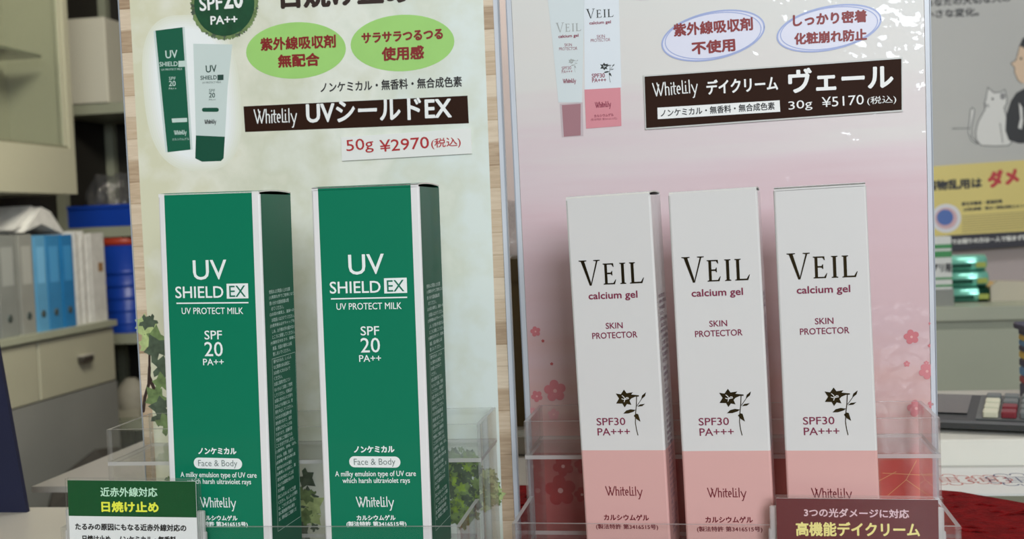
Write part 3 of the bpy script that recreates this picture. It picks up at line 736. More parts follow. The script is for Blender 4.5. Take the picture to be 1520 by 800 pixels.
b = carton_body(GW, GD, GH, GreenSides)
F = Face(G2, (0, -GD / 2, 0), (1, 0, 0), (0, 0, 1), (0, -1, 0))
gi = mat('carton_white_ink', (232, 236, 232), .4)
T(b, F, 'UV', 518, 408, 571, 406.5, 30, gi, .3)
T(b, F, 'SHIELD', 490, 436, 565.5, 434.5, 18, gi, .25)
fillpx(b, F, [(570, 413), (603.8, 412), (604.6, 434.6), (570.6, 435.6)], gi, H1 * 2)
T(b, F, 'EX', 575, 433, 600.5, 432.2, 17, mat('carton_green_ink', (20, 110, 84), .4), .1, H1 * 4)
fillpx(b, F, [(491.3, 442.6), (604.6, 440.2), (604.6, 442.2), (491.3, 444.6)], gi, H1 * 2)
T(b, F, 'UV PROTECT MILK', 499.8, 460, 596.5, 458.6, 10, gi, .08)
T(b, F, 'SPF', 535.8, 498, 563.3, 497.4, 13.6, gi, .15)
T(b, F, '20', 536, 523.5, 564.7, 523, 22, gi, .15)
T(b, F, 'PA++', 533.5, 537, 566, 536.5, 10, gi, .12)
T(b, F, 'ノンケミカル', 525.7, 672, 586, 671.6, 10.2, gi, .5)
a, c = F.q(518.8, 693.4), F.q(594.2, 677.6)
fill(b, F, rrect(a[0], a[1], c[0], c[1], abs(c[1] - a[1]) * .49), gi, H1 * 2)
T(b, F, 'Face & Body', 526, 693, 587.5, 692.6, 12.4, mat('carton_grey_ink', (120, 132, 128), .4), 0, H1 * 4)
T(b, F, 'A milky emulsion type of UV care', 498, 709.6, 617.8, 709, 10.6, gi, .12)
T(b, F, 'which harsh ultraviolet rays', 509, 719.4, 609, 719, 10.2, gi, .12)
logo(b, F, 529.8, 752, 585, 751.6, 14.4, gi, .11)
T(b, F, 'カルシウムゲル', 529.8, 772.6, 587.6, 772.2, 8.2, gi, .35)
T(b, F, '(製法特許 第3416515号)', 514.7, 782.6, 603.8, 782.4, 9, gi, .3)
side_text(b, GW, GD, GH, mat('side_small_print', (196, 220, 210), .5))
g2 = empty('sunscreen_carton', G2, 'tall green carton with white edge stripes, fully uncovered, left of the pink poster', 'box', 'green cartons on the clear stand')
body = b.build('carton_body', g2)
lid(GW, GD, GH, card_green, card_edge, .0007).build('tuck_lid', g2)
g1 = copy_tree(g2); g1.matrix_world = G1
g1['label'] = 'tall green carton partly covered by the small green caption card'

WW, WD, WH = .03385, .0225, .1412
pinkc = mat('carton_pink', (214, 166, 160), .36, coat=.45, coat_bump=(30, .05))
shrink = mat('wrapped_white_card', (214, 212, 209), .35, coat=.8, coat_bump=(70, .25))
ZP = WH - (.00902 + .09182)
class WhiteSides:
    cuts = (-.001,); inside = mat('pale_inside', (150, 140, 138), .8)
    @staticmethod
    def m(x, y, z): return pinkc if z < ZP else shrink
W4 = pose(.07777, .43922, .00902, WH, -.26253, .01112, -.01977, WD)
W3 = pose(.03819, .44678, .00902, WH, -.30352, -.0051, -.0226, WD)
W5 = pose(.11682, .43208, .00902, WH, -.26846, .01249, -.0147, WD)
b = carton_body(WW, WD, WH, WhiteSides, ZP)
foil = mat('dark_gold_foil', (118, 100, 66), .2, metal=1.0)
wine_ink = mat('carton_wine_ink', (124, 36, 66), .4)
F = Face(W5, (0, -WD / 2, 0), (1, 0, 0), (0, 0, 1), (0, -1, 0))
veil(b, F, 1169, 414.5, 1273.5, 411, 38.5, foil)
T(b, F, 'calcium gel', 1183, 439.5, 1262.5, 437, 14.5, wine_ink, .3)
T(b, F, 'SKIN', 1210, 481.5, 1237.5, 480.5, 9.4, wine_ink, .12)
T(b, F, 'PROTECTOR', 1187.8, 497, 1261, 494.6, 9.6, wine_ink, .12)
T(b, F, 'SPF30', 1192.3, 630.2, 1239, 629.6, 11.4, wine_ink, .1)
T(b, F, 'PA+++', 1193.5, 645.8, 1246.3, 645.4, 11.4, wine_ink, .1)
lily(b, F, lambda x, y: (1224.4 + (x - 437) * .2075, 575 + (y - 83) * .2050), foil, shrink)
F = Face(W4, (0, -WD / 2, 0), (1, 0, 0), (0, 0, 1), (0, -1, 0))
maroon = mat('carton_maroon_ink', (112, 26, 38), .4)
logo(b, F, 1051, 737.6, 1108, 737.6, 13.4, maroon, .1)
T(b, F, 'カルシウムゲル', 1047.4, 775.8, 1117.9, 776, 9.4, maroon, .3)
T(b, F, '(製法特許 第3416515号)', 1035, 790, 1132, 790.4, 9, maroon, .15)
side_text(b, WW, WD, WH, mat('side_mauve_print', (140, 112, 122), .5), False, (.22, .84), .042)
w4 = empty('cream_carton', W4, 'white and pink carton with foil lettering, middle of the three', 'box', 'white and pink cartons on the clear stand')
b.build('carton_body', w4)
lid(WW, WD, WH, shrink, card_edge, .0006).build('tuck_lid', w4)
w3 = copy_tree(w4); w3.matrix_world = W3; w3['label'] = 'white and pink carton showing its printed right side, leftmost of the three'
w5 = copy_tree(w4); w5.matrix_world = W5; w5['label'] = 'white and pink carton whose foot is hidden by the maroon caption card'

# ---------------------------------------------------------------- caption cards in clear clips on the front rims
def caption(M, Fq, name_label, holder_label, cx, half_w, tilt, ztop, zbot, draw):
    """card held upright against the outside of the lower tray's front wall"""
    y = -D2 - .0032
    K = M @ Matrix.Translation((cx, y, 0)) @ Matrix.Rotation(tilt, 4, 'Y')
    card = empty('caption_card', K @ Matrix.Translation((0, 0, zbot)), name_label, 'card', 'caption cards on the front rims')
    b = MB(); b.box(-half_w, half_w, 0, .0005, 0, ztop - zbot, mat('caption_card_white', (232, 232, 230), .4))
    Fc = Face(K @ Matrix.Translation((0, 0, zbot)), (0, 0, 0), (1, 0, 0), (0, 0, 1), (0, -1, 0))
    draw(b, Fc, half_w, ztop - zbot); o = b.build('printed_sheet', card)
    hold = empty('card_clip', K @ Matrix.Translation((0, 0, zbot)), holder_label, 'card holder', 'clear clips for the caption cards')
    b = MB(); m_ = .0016; h = ztop - zbot
    b.box(-half_w - .0004, half_w + m_, -.0012, -.0006, -.0006, h + .0009, ACR, ACE, ACV)
    b.box(-half_w - .0004, half_w + m_, .0008, .0014, -.0006, h + .0009, ACR, ACE, ACV)
    b.box(-half_w - .0004, half_w + m_, -.0006, .0008, -.0016, -.0006, ACR, ACE, ACV); b.build('sleeve', hold)
    for s_ in (-1, 1):
        b = MB(); x = s_ * (half_w + .0008); zc = ZR2 - BASE - zbot
        b.rbox(x - .0016, x + .0016, .0014, .0036, zc - .012, zc + .0075, .0007, ACE); b.rbox(x - .0022, x + .0022, .0014, .0036, zc - .014, zc - .001, .0008, ACE)
        b.build('clip_arm', hold)
def p_card(M, pts):
    f = Face(M, (0, -D2 - .0032, 0), (1, 0, 0), (0, 0, 1), (0, -1, 0)); return [f.q(*p) for p in pts]
cap_green = mat('caption_green', (4, 78, 36), .4, spec=.25); cap_yellow = mat('caption_yellow', (238, 240, 70), .4)
cap_pale = mat('caption_pale_green', (196, 234, 206), .4)
def draw_left(b, F, hw, h):
    g0, g1_ = F.q(97.5, 765.5), F.q(290, 768)
    fill(b, F, [(-hw, g0[1]), (hw, g1_[1]), (hw, h), (-hw, h)], cap_green, H1)
    T(b, F, '近赤外線対応', 149.5, 737, 234, 737.5, 14, cap_pale, .35, H1 * 2)
    T(b, F, '日焼け止め', 151, 760, 236, 761, 16.5, cap_yellow, .7, H1 * 2)
    T(b, F, 'たるみの原因にもなる近赤外線対応の', 112, 786.5, 277, 789, 10.5, black_ink, .4, H1 * 2)
    T(b, F, '日焼け止め、ノンケミカル・無香料', 122.7, 804.5, 262, 806.5, 10.5, black_ink, .4, H1 * 2)
q = p_card(ML, [(96.5, 712.6), (286.5, 714.7)])
caption(ML, None, 'small green and white caption card at the foot of the green cartons', 'clear sleeve clip around the green and white caption card', (q[0][0] + q[1][0]) / 2, abs(q[1][0] - q[0][0]) / 2,
        -math.atan2(q[1][1] - q[0][1], q[1][0] - q[0][0]), (q[0][1] + q[1][1]) / 2, .0215, draw_left)
cap_maroon = mat('caption_maroon', (104, 42, 44), .4, spec=.25); cap_cream = mat('caption_cream_yellow', (240, 226, 140), .4); cap_pink = mat('caption_pale_pink', (226, 192, 196), .4)
def draw_right(b, F, hw, h):
    fill(b, F, [(-hw, 0), (hw, 0), (hw, h), (-hw, h)], cap_maroon, H1)
    T(b, F, '3つの光ダメージに対応', 1193.5, 767, 1349.5, 769.5, 13.5, cap_pink, .4, H1 * 2)
    T(b, F, '高機能デイクリーム', 1181.5, 795.5, 1365.8, 797, 21.5, cap_cream, .7, H1 * 2)
q = p_card(MR, [(1150.5, 739.3), (1391, 741.8)])
caption(MR, None, 'maroon caption card with yellow lettering on the rim by the white cartons', 'clear sleeve clip around the maroon caption card', (q[0][0] + q[1][0]) / 2, abs(q[1][0] - q[0][0]) / 2,
        -math.atan2(q[1][1] - q[0][1], q[1][0] - q[0][0]), (q[0][1] + q[1][1]) / 2, .0215, draw_right)

# ---------------------------------------------------------------- left side: cabinets, binders, back rack
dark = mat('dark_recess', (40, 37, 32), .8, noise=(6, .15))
# upper glass-door cabinet: front at u = -2.0, lower edge .145
t = empty('wall_cabinet', RM(-2.25, 3.0, .145), 'beige steel wall cabinet with sliding glass front above the files', 'cabinet')
b = MB()
b.box(-.248, .25, -.8, .5, 0, .03, beige); b.box(-.248, .25, -.8, .5, 1.1, 1.13, beige); b.box(.02, .04, -.8, .5, .03, 1.1, beige)
b.box(-.23, .25, .47, .5, .03, 1.1, beige); b.box(-.23, .25, -.8, -.77, .03, 1.1, beige)
b.build('carcass', t)
b = MB(); b.box(.232, .25, -.77, .47, .03, .148, beige); b.build('kick_panel', t)
b = MB(); m_ = mat('dark_rail', (120, 120, 100), .4, noise=(9, .03))
b.box(.228, .243, -.77, .47, .148, .156, m_); b.box(.228, .243, -.77, .47, 1.075, 1.1, m_)
for v0 in (-.77, -.17, .455): b.box(.228, .243, v0, v0 + .010, .156, 1.075, beige)
dr = b.build('door', t)
b = MB(); b.box(.234, .238, -.74, .455, .156, 1.075, GLASS); b.build('glass_pane', dr)
b = MB(); b.box(.045, .215, -.77, .39, .432, .442, mat('glass_shelf_edge', (120, 124, 104), .2, coat=.5)); b.build('shelf_board', t)
b = MB(); b.lathe([(.05, 0), (.052, .05), (.05, .11), (.044, .13), (.044, .15), (.02, .155)], mat('grey_jar', (120, 118, 106), .4, noise=(12, .05)))
tag(b.build('jar', None, RM(-2.115, 3.06, .5875)), 'grey jar on the glass cabinet shelf', 'jar')
# lower drawer cabinet
t = empty('drawer_cabinet', RM(-2.25, 3.0, -EYE), 'long beige drawer cabinet under the row of files', 'cabinet')
zc = EYE - .286
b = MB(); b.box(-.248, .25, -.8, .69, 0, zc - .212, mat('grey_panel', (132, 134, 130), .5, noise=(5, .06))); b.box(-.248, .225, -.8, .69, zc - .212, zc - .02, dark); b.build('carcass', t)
b = MB(); b.box(-.248, .262, -.8, .69, zc - .02, zc, sage); b.build('worktop', t)
for v0, v1 in ((-.79, -.3), (-.29, .215), (.225, .685)):
    b = MB(); b.rbox(.225, .25, v0, v1, zc - .208, zc - .026, .004, beige); d_ = b.build('drawer', t)
    b = MB(); hm = mat('dark_handle', (58, 54, 48), .4); v_ = (v0 + v1) / 2 + .02
    b.rbox(.25, .272, v_ - .035, v_ + .035, zc - .12, zc - .10, .006, hm); b.box(.25, .276, v_ - .034, v_ + .034, zc - .1, zc - .096, mat('bright_handle_lip', (170, 168, 158), .3)); b.build('handle', d_)
# binders and papers on the worktop
def binder(v, thick, hgt, colr, label, dep=.23, u=-2.02, name='binder'):
    t = empty(name, RM(u, v, -.286), label, 'binder' if name == 'binder' else name.replace('_', ' '), 'files standing on the drawer cabinet')
    m_ = mat('binder_%d_%d_%d' % colr, colr, .4, noise=(14, .06)); x0 = -dep
    b = MB(); b.box(x0, -.002, -thick / 2, -thick / 2 + .002, 0, hgt, m_); b.box(x0, -.002, thick / 2 - .002, thick / 2, 0, hgt, m_); b.rbox(-.003, .002, -thick / 2, thick / 2, 0, hgt, .0012, m_); b.build('cover', t)
    b = MB(); b.box(x0 + .01, -.006, -thick / 2 + .003, thick / 2 - .003, .004, hgt - .015, mat('paper_block', (206, 204, 196), .8)); b.build('paper', t)
    b = MB(); b.lathe([(.012, 0), (.012, .0015), (.008, .0018)], mat('finger_ring', (96, 110, 108), .3, metal=.6), (.0018, 0, .055), 20, 'x'); b.build('finger_ring', t)
    b = MB(); b.box(.0018, .0026, -thick * .32, thick * .32, hgt * .5, hgt * .88, mat('spine_label_%d' % colr[2], tuple(min(255, c + 26) for c in colr), .5)); b.build('spine_label', t)
for v, th, hg, c_, lb in ((3.01, .085, .305, (112, 114, 112), 'grey ring binder at the near end of the row, beside another grey one'),
                          (3.115, .088, .305, (130, 134, 130), 'grey ring binder between another grey one and a slimmer grey one'),
                          (3.215, .07, .305, (142, 144, 138), 'slimmer pale grey binder next to the blue ones'),
                          (3.292, .06, .30, (92, 156, 196), 'pale blue binder next to the grey ones'),
                          (3.365, .075, .30, (52, 128, 180), 'mid blue binder between two other blue ones'),
                          (3.447, .068, .30, (34, 118, 176), 'deep blue binder next to the white paper folders')):
    binder(v, th, hg, c_, lb)
wp = mat('white_folder', (208, 208, 204), .6, noise=(30, .1))
b = MB()
for k in range(7): b.box(-.22 + .004 * k, .0 - .003 * (k % 3), -.045 + k * .013, -.045 + k * .013 + .010, 0, .31 - .008 * (k % 4), wp)
for k in range(26): b.box(.0004, .0012, -.044 + (k % 7) * .013, -.044 + (k % 7) * .013 + .006, .06 + .008 * k, .062 + .008 * k, mat('grey_tabs', (150, 150, 150), .6))
tag(b.build('paper_folders', None, RM(-2.02, 3.545, -.286)), 'bundle of white paper folders standing beside the blue binders', 'folders', 'files standing on the drawer cabinet')
b = MB(); b.box(-.22, -.01, -.04, .04, 0, .30, wp); b.box(-.01, 0, -.043, .045, 0, .302, wp); b.box(0, .001, .0, .03, .17, .2, mat('brown_tab', (150, 112, 70), .6))
tag(b.build('white_file', None, RM(-2.02, 3.642, -.286)), 'white box file at the far end of the files with a brown tab', 'file', 'files standing on the drawer cabinet')
b = MB()                                              # loose sheets lying across the binder tops
for k, (h, tilt) in enumerate(((.0, .0), (.004, .02), (.008, -.02))):
    b.prism([(3.23 + tilt, 0.025 + h), (3.33 + tilt, .10 + h), (3.38 + tilt, .085 + h), (3.45 + tilt, .02 + h), (3.45 + tilt, .016 + h), (3.33 + tilt, .05 + h)], -2.2 + k * .01, -2.03 - k * .01, wp, 'yz')
tag(b.build('loose_papers', None, R0), 'crumpled white sheets lying over the tops of the blue binders', 'papers')

# back rack beyond the cabinets
t = empty('storage_rack', RM(-2.17, 4.38, -EYE), 'dim sage steel storage rack beyond the drawer cabinet', 'rack')
for x in (-.28, .22):
    for y in (-.2, .2):
        b = MB(); b.box(x - .018, x + .018, y - .018, y + .018, 0, EYE + 1.1, sage); b.build('post', t)
for z in (-.72, -.38, .04, .52):
    b = MB(); b.box(-.3, .24, -.21, .21, EYE + z - .04, EYE + z, sage); b.build('shelf', t)
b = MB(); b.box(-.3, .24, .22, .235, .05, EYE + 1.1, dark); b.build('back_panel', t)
b = MB(); b.box(-.315, -.302, -.68, .23, .05, EYE + 1.1, dark); b.build('shade_panel', t)  # dark sheet added in place of the shadow beside the cabinet
b = MB(); b.rbox(-.1, .09, -.14, .14, 0, .33, .006, mat('glossy_white_box', (218, 216, 200), .18, coat=.6))
tag(b.build('white_carton', None, RM(-2.315, 4.3, .521)), 'glossy white carton on the top shelf of the storage rack', 'box')
t = empty('blue_bin', RM(-2.3, 4.3, .041), 'blue plastic bin on the middle shelf of the storage rack', 'bin')
bl = mat('blue_plastic', (22, 66, 170), .35, noise=(10, .05))
b = MB(); b.box(-.14, .14, -.12, .12, 0, .006, bl)
for s_ in (-1, 1): b.box(-.14, .14, s_ * .12 - .004, s_ * .12 + .004, 0, .083, bl); b.box(s_ * .136 - .004, s_ * .136 + .004, -.116, .116, 0, .083, bl)
b.build('bin_body', t); b = MB(); b.box(-.15, .15, -.13, -.116, .072, .085, bl); b.build('rim', t)
def blob(name, M, R, m, seed, label, cat):
    random.seed(seed); import bmesh as _bm
    bm = _bm.new(); _bm.ops.create_icosphere(bm, subdivisions=3, radius=1)
    for v in bm.verts:
        n = v.co.normalized(); k = 1 + .13 * math.sin(7 * n.x + seed) * math.cos(6 * n.z - seed) + random.uniform(-.05, .05)
        v.co = Vector((n.x * R[0] * k, n.y * R[1] * k, max(n.z * R[2] * k, -R[2] * .8) + R[2] * .8))
    me = bpy.data.meshes.new(name); bm.to_mesh(me); bm.free(); me.materials.append(m)
    o = bpy.data.objects.new(name, me); COL.objects.link(o); o.matrix_world = M
    return tag(o, label, cat)
blob('plastic_bag', RM(-2.3, 4.3, .05), (.11, .095, .115), FILM, 2, 'crumpled clear plastic bag heaped in the blue bin', 'bag')
t = empty('basket', RM(-2.25, 4.27, -.379), 'tall blue plastic basket with a red rim, under the blue bin', 'basket')
b = MB(); b.lathe([(.085, 0), (.10, .345), (.097, .345), (.082, .005)], bl, n=28)
for k in range(5): b.lathe([(.0865 + .003 * k, .05 * k + .03), (.0905 + .003 * k, .05 * k + .035), (.0875 + .003 * k, .05 * k + .045)], bl, n=28)
b.build('basket_body', t); b = MB(); b.lathe([(.098, .345), (.105, .347), (.105, .372), (.098, .375)], mat('red_rim', (176, 62, 40), .4)); b.build('rim', t)
blob('plastic_bag', RM(-2.385, 4.26, -.379), (.03, .06, .10), FILM, 5, 'grey translucent plastic bag slumped beside the blue basket', 'bag')
b = MB(); b.box(-.06, .06, -.06, .06, 0, .03, mat('pale_lid', (176, 172, 156), .5)); b.lathe([(.06, .03), (.07, .06), (.05, .12), (.02, .15)], mat('pale_sack', (168, 164, 150), .7, noise=(20, .1)))
tag(b.build('lidded_tub', None, RM(-2.26, 4.28, -.719)), 'pale lidded tub on the lowest shelf of the storage rack', 'tub')

blob('shade_blob', RM(-1.80, 3.22, -EYE), (.14, .28, .27), dark, 7, 'dark rounded form standing in for shade and clutter against the drawer cabinet', 'bag')  # added dark form, fills in the shadowy clutter below the drawers
# navy desk calendar with tent base at the left end of the counter
t = empty('display_board', RM(-.449, .600, COUNTER_Z - .0015), 'navy blue board with a slanted side standing at the left end of the counter', 'board')
nav = mat('navy_card', (20, 24, 52), .55, noise=(40, .06))
b = MB(); b.prism([(-.13, 0), (.0635, 0), (.0405, .18), (-.13, .18)], 0, .003, nav, 'xz'); b.build('front_board', t)
b = MB(); b.prism([(-.0, .0), (-.062, 0), (-.004, .13), (.0, .13)], -.01, -.007, nav, 'yz'); b.build('foot', t)
b = MB()
b.prism([(-.336, .471), (-.308, .499), (-.294, .491), (-.327, .454)], COUNTER_Z - .0014, COUNTER_Z - .0002, mat('blue_tape', (66, 124, 182), .4), 'xy')
tag(b.build('blue_card', None, R0), 'blue card lying on the counter beside the green caption card', 'card')

# ---------------------------------------------------------------- right side: wall posters, cabinet and what stands on it
wm = RM(0, 2.604, 0)
FW = Face(wm, (0, 0, 0), (1, 0, 0), (0, 0, 1), (0, -1, 0))
grey_paper = mat('grey_poster_paper', (176, 176, 170), .5, noise=(4, .03)); yel = mat('yellow_poster_paper', (206, 190, 112), .5, noise=(6, .03))
dk = mat('poster_black', (24, 24, 24), .5); skin = mat('poster_skin', (206, 180, 150), .5); cream_ink = mat('poster_white', (208, 208, 202), .5)
def sheet(mb, F, px, m, h=.002):
    c4 = [F.q(*p) for p in px]; vs = [F.p3(a, z, 0) for a, z in c4] + [F.p3(a, z, h) for a, z in c4]
    mb.add(vs, [(0, 1, 2, 3), (4, 7, 6, 5), (0, 4, 5, 1), (1, 5, 6, 2), (2, 6, 7, 3), (3, 7, 4, 0)], m)
b = MB(); h = .0021
sheet(b, FW, [(1250, -110), (1760, -144), (1760, 222), (1250, 256)], grey_paper)
T(b, FW, 'あなたの大切な人の', 1372, 11, 1500, 3, 12, dk, .5, h); T(b, FW, '小さな変化。', 1371, 28, 1453, 24, 13, dk, .5, h)
cat = [(1463, 147), (1466, 130), (1475, 138), (1485, 137), (1491, 133), (1494, 145), (1494, 154), (1490, 160), (1494, 175), (1498, 196), (1501, 212), (1496, 216), (1478, 217), (1456, 216), (1449, 208), (1448, 195), (1452, 180), (1462, 162), (1461, 153)]
fillpx(b, FW, cat, cream_ink, h + H1); strokepx(b, FW, cat + cat[:1], .0016, dk, h + .0002)
tail = [(1451, 213), (1442, 204), (1441, 190), (1445, 172), (1446, 163), (1443, 160), (1440, 164), (1439, 178), (1437, 196), (1441, 208), (1450, 214)]
fillpx(b, FW, tail, cream_ink, h + H1); strokepx(b, FW, tail, .0016, dk, h + .0002)
for p in ([(1484, 183), (1488, 212)], [(1413, 191), (1439, 190.5)], [(1460, 154), (1467, 156)], [(1461, 158), (1468, 158)]): strokepx(b, FW, p, .0014, dk, h + .0002)
fillpx(b, FW, ell((1473, 147), 1.6, 1.8), dk, h + .0002); fillpx(b, FW, ell((1488, 143), 4, 5), mat('poster_grey', (130, 130, 128), .5), h + .0002)
face = [(1519, 58), (1513, 68), (1509, 84), (1507, 90), (1500, 94), (1503, 98), (1506, 101), (1505, 106), (1507, 112), (1510, 119), (1516, 124), (1535, 122), (1550, 110), (1552, 70)]
fillpx(b, FW, face, skin, h + H1); strokepx(b, FW, face[:11], .0014, dk, h + .0003); fillpx(b, FW, ell((1515, 87), 1.6, 2), dk, h + .0003)
fillpx(b, FW, [(1513, 68), (1517, 58), (1530, 46), (1555, 42), (1574, 60), (1576, 96), (1566, 124), (1550, 126), (1546, 92), (1528, 76)], dk, h + .0003)
fillpx(b, FW, [(1522, 122), (1545, 122), (1548, 134), (1520, 134)], skin, h + .0002)
fillpx(b, FW, [(1521, 131), (1508, 138), (1500, 150), (1493, 172), (1492, 194), (1497, 208), (1512, 213), (1600, 208), (1600, 150), (1560, 130)], dk, h + .0003)
fillpx(b, FW, [(1512, 152), (1517, 160), (1518, 180), (1516, 192), (1511, 190), (1514, 176)], cream_ink, h + .0005)
tag(b.build('wall_poster', None, wm), 'grey wall poster of a white cat sitting by a dark haired woman', 'poster')
b = MB(); FY = Face(RM(0, 2.601, 0), (0, 0, 0), (1, 0, 0), (0, 0, 1), (0, -1, 0))
sheet(b, FY, [(1250, 256), (1760, 221), (1760, 338), (1250, 373)], yel)
T(b, FY, '薬物乱用は', 1373, 284.5, 1458, 279, 16, dk, .9, h); T(b, FY, 'ダメ', 1467, 280, 1514, 273, 26, price_red, 1.8, h)
c = FY.q(1404, 324)
fill(b, FY, ell(c, .031, .031), mat('emblem_pale', (206, 206, 210), .5), h); fill(b, FY, ell(c, .023, .023), mat('emblem_pink', (196, 160, 164), .5), h + H1); fill(b, FY, ell((c[0] - .002, c[1] + .002), .017, .017), mat('emblem_blue', (70, 100, 164), .5), h + H1 * 2)
T(b, FY, '厚生労働省・都道府県', 1427, 306, 1488, 301.5, 6, dk, .3, h); T(b, FY, '(公財)麻薬・覚せい剤乱用防止センター', 1430, 314.5, 1530, 308, 6, dk, .3, h)
olive_ink = mat('poster_small_print', (146, 132, 84), .5)
for k in range(8): strokepx(b, FY, [(1428, 321 + k * 3.4), (1540, 313.5 + k * 3.4)], .0018, olive_ink, h)
strip = mat('poster_navy_strip', (34, 32, 42), .5)
fillpx(b, FY, [(1250, 372), (1760, 337), (1760, 349), (1250, 384)], strip, h)
sheet(b, FY, [(1250, 358), (1760, 330), (1760, 344), (1250, 375)], strip, .0024)
T(b, FY, '薬物でお困りの方は一人で悩まず相談', 1396, 364, 1534, 355.5, 8, cream_ink, .4, .0027)
tag(b.build('wall_poster', None, RM(0, 2.601, 0)), 'yellow wall poster with big red lettering above the green packs', 'poster')

t = empty('low_cabinet', RM(0.75, 2.45, -EYE), 'long sage steel cabinet against the wall below the posters', 'cabinet')
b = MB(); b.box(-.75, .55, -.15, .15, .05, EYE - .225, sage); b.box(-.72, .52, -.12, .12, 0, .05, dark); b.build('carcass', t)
b = MB(); b.box(-.76, .56, -.165, .15, EYE - .225, EYE - .199, sage); b.build('cabinet_top', t)
for k in range(3):
    x0 = -.745 + k * .432; b = MB(); b.rbox(x0 + .004, x0 + .428, -.158, -.15, .06, EYE - .242, .003, sage); d_ = b.build('door', t)
    b = MB(); b.rbox(x0 + .37, x0 + .385, -.17, -.158, EYE - .5, EYE - .4, .004, mat('chrome', (200, 200, 200), .2, metal=1)); b.build('handle', d_)
TOPZ = -.199
wa = RM(0.472, 2.33, TOPZ)
b = MB(); b.box(-.03, .014, -.015, .02, 0, .135, mat('white_pack', (204, 206, 198), .4)); gp = mat('pack_green', (36, 130, 60), .4)
for z0, z1 in ((.112, .120), (.095, .107), (.052, .056), (.038, .042)): b.box(-.0305, .0145, -.0155, .0205, z0, z1, gp)
b.box(-.032, .016, -.0175, -.0155, .0, .033, mat('grey_lower_band', (128, 130, 122), .5))  # grey band across the lower front of the pack
F = Face(wa, (0, -.0156, 0), (1, 0, 0), (0, 0, 1), (0, -1, 0)); put_text(b, F, 'アリ用', (-.0215, .066), (.0125, .066), .017, dk, .0007, .0003)
tag(b.build('white_pack', None, wa), 'white and green striped pack at the near edge of the sage cabinet', 'pack')
fg = mat('green_foil', (128, 206, 184), .22, metal=.45, coat=.6, bump=(60, .3)); fd = mat('dark_green_foil', (20, 70, 52), .25, metal=.6)
for k, lb in enumerate(('lowest green foil pack of the stack under the yellow poster', 'middle green foil pack of the stack under the yellow poster', 'topmost green foil pack of the stack under the yellow poster')):
    b = MB(); L = .045; r = .0158
    ring = [(L * s_, c_) for s_, c_ in ((-1, .75), (-.96, 1), (.5, 1), (.5001, 1.0), (.93, 1), (1, .7))]
    prof = [(r * c_, x) for x, c_ in ring]
    b.lathe(prof[:3], fg, n=24, axis='x'); b.lathe(prof[2:], fd if k == 0 else fg, n=24, axis='x')
    b.box(.5 * L, .92 * L, -r * 1.01, -r * .7, -r * .6, r * .05, mat('gold_print', (150, 160, 60), .4)); b.box(-.85 * L, .3 * L, -r * 1.0, -r * .75, -r * .6, -r * .1, fd)
    o = b.build('foil_pack', None, RM(.528 - .002 * k, 2.40, TOPZ + r + k * 2 * r)); tag(o, lb, 'pack', 'green foil packs stacked on the sage cabinet')
t = empty('tape_dispenser', RM(.622, 2.42, TOPZ), 'beige tape dispenser on the sage cabinet beside the foil packs', 'tape dispenser')
bg = mat('beige_plastic', (186, 178, 156), .4)
b = MB(); b.prism([(-.045, 0), (.055, 0), (.055, .022), (.03, .036), (-.03, .04), (-.045, .03)], -.018, .018, bg, 'xz'); b.build('dispenser_body', t)
b = MB(); b.box(.028, .05, -.0195, .0195, .012, .028, mat('dark_notch', (96, 90, 84), .5)); b.build('cutter', t)
b = MB(); b.lathe([(.02, -.008), (.02, .008), (.012, .008)], mat('amber_roll', (206, 166, 96), .4), (-.05, 0, .022), 24, 'y'); b.build('tape_roll', t)

# on the low desk
t = empty('white_tray', RM(.29, .80, -.165), 'shallow white tray on the low desk with the calculator in it', 'tray')
tw = mat('white_plastic', (214, 212, 200), .35, noise=(12, .02))
b = MB(); b.rbox(-.16, .16, -.054, .062, 0, .0145, .006, tw); b.build('tray_floor', t)
b = MB()
b.rbox(-.16, .16, -.056, -.052, .0, .0172, .0015, tw); b.rbox(-.16, .16, .058, .062, .0, .0172, .0015, tw); b.rbox(-.16, -.156, -.054, .06, .0, .0172, .0015, tw); b.rbox(.156, .16, -.054, .06, .0, .0172, .0015, tw)
b.build('tray_rim', t)
CM = RM(.240, .792, -.1476, -.30) @ Matrix.Scale(.74, 4)
t = empty('calculator', CM, 'dark desk calculator lying in the white tray', 'calculator')
cb = mat('calculator_black', (48, 50, 50), .4); cg = mat('calculator_grey', (92, 94, 92), .4)
b = MB(); b.prism([(-.045, 0), (.045, 0), (.045, .014), (.04, .017), (-.04, .0065), (-.045, .005)], -.125, .105, cb, 'yz'); b.build('calculator_body', t)
b = MB(); b.prism([(-.036, .0072), (.038, .0166), (.038, .0176), (-.036, .0082)], -.078, .1, cg, 'yz'); b.build('key_plate', t)
b = MB(); b.prism([(-.02, .0092), (.036, .0163), (.038, .0175), (-.022, .0102)], -.116, -.086, mat('display_glass', (70, 74, 70), .12, coat=1), 'yz'); b.build('display', t)
keyms = [mat('key_cream', (206, 204, 178), .4), mat('key_red', (122, 40, 48), .4), mat('key_grey', (104, 108, 106), .4), mat('key_dark', (44, 46, 46), .4)]
for c_ in range(10):
    for r_ in range(4):
        y = -.027 + r_ * .0165; z = .0084 + (y + .036) * .0094 / .074
        m_ = keyms[0] if c_ == 0 and r_ < 3 else keyms[1] if c_ == 1 and r_ < 2 else keyms[2] if c_ < 3 or r_ == 3 else keyms[3]
        b = MB(); b.rbox(-.0063, .0063, -.0058, .0058, 0, .006, .0015, m_); o = b.build('key', t); o.location = (-.066 + c_ * .0150, y, z - .0006); o.rotation_euler = (math.atan2(.0094, .074), 0, 0)
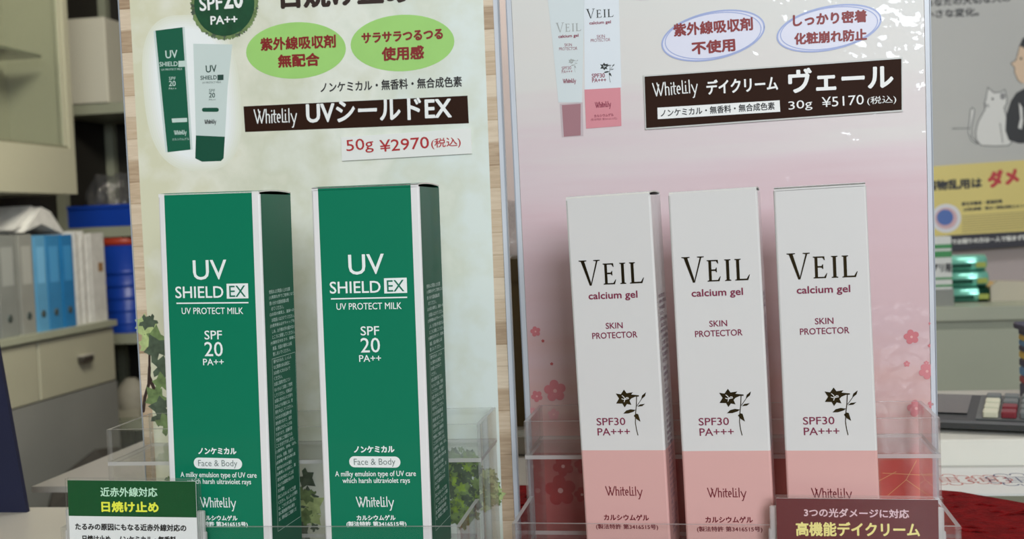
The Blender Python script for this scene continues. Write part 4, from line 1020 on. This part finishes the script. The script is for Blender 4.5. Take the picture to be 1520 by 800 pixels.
b = MB(); b.box(-.14, .3, -.036, .038, 0, .0012, mat('white_paper', (208, 208, 202), .6)); pm = RM(.25, .706, -.165)
F = Face(pm, (0, 0, .0012), (1, 0, 0), (0, 1, 0), (0, 0, 1)); Fp = Face(pm, (0, 0, .0012), (1, 0, 0), (0, 1, 0), (0, 0, 1)); ri = mat('seal_red', (186, 92, 80), .6); bi = mat('seal_blue', (60, 70, 110), .6)
def seal(cx, cy, r, m_, n=9):
    for k in range(n):
        a = 2 * math.pi * k / n; stroke(b, F, arc(cx + r * math.cos(a), cy + r * math.sin(a) * .9, r * .3, r * .3, math.degrees(a) - 110, math.degrees(a) + 110, 6), .0009, m_, H1)
    for k in range(5): stroke(b, F, [(cx - r * .5, cy - r * .5 + k * r * .25), (cx + r * .5, cy - r * .5 + k * r * .25 + .001 * (k % 2))], .0007, m_, H1)
    for k in range(3): stroke(b, F, [(cx - r * .4 + k * r * .4, cy - r * .55), (cx - r * .4 + k * r * .4, cy + r * .5)], .0007, m_, H1)
for px_, r_, m_ in ((1408, .012, ri), (1468, .010, ri), (1512, .014, bi)): c_ = Fp.q(px_, 712); seal(c_[0], c_[1], r_, m_)
for k in range(7): stroke(b, F, [(-.03 + .006 * k, -.012 + .004 * (k % 3)), (-.02 + .006 * k, .016 - .005 * (k % 2))], .0012, ri, H1)
for k in range(5): stroke(b, F, [(-.035, -.01 + .006 * k), (.02, -.012 + .006 * k)], .0009, ri, H1)
tag(b.build('printed_paper', None, pm), 'white paper with red and blue seal patterns in front of the tray', 'paper')
sm_ = [mat('stripe_navy', (22, 28, 66), .5), mat('stripe_yellow', (204, 172, 62), .5), mat('stripe_blue', (70, 128, 176), .5), mat('stripe_red', (150, 34, 40), .5)]
b = MB(); z = 0
for k, hgt in ((0, .018), (3, .008), (2, .010), (0, .009), (1, .008), (0, .006), (2, .006), (1, .006), (0, .006)):
    b.rbox(-.001, .06, -.02, .02, z, z + hgt, .003, sm_[k]); z += hgt
b.rbox(-.004, .064, -.024, .024, z, z + .007, .003, sm_[0]); b.box(-.0045, -.001, -.0245, -.018, z - .002, z + .0072, sm_[3])
tag(b.build('striped_box', None, RM(.263, .985, -.165) @ Matrix.Diagonal((1, 1, .76, 1))), 'navy box with yellow, blue and red stripes behind the calculator', 'box')
# olive file box between the two stands
t = empty('olive_box', RM(-.115, .95, -.165), 'dark olive storage box standing on the low desk between the stands', 'box')
om = mat('olive_board', (72, 58, 22), .6, noise=(10, .1))
b = MB(); b.box(-.07, .07, -.05, .05, 0, .125, om); b.build('box_body', t)
b = MB(); b.box(-.073, .073, -.053, .053, .117, .135, om); b.build('box_lid', t)
blob('plastic_bag', RM(-.135, .95, -.03), (.045, .035, .028), FILM, 9, 'small crumpled clear bag on the dark olive box', 'bag')
b = MB(); b.rbox(-.03, .03, -.012, .012, 0, .014, .003, mat('grey_rubber', (112, 112, 100), .6)); b.box(-.031, .0, -.0125, .0125, .001, .0135, mat('grey_sleeve', (140, 138, 126), .6))
tag(b.build('eraser', None, RM(-.115, .80, -.165)), 'grey block eraser on the desk in the gap between the stands', 'eraser')
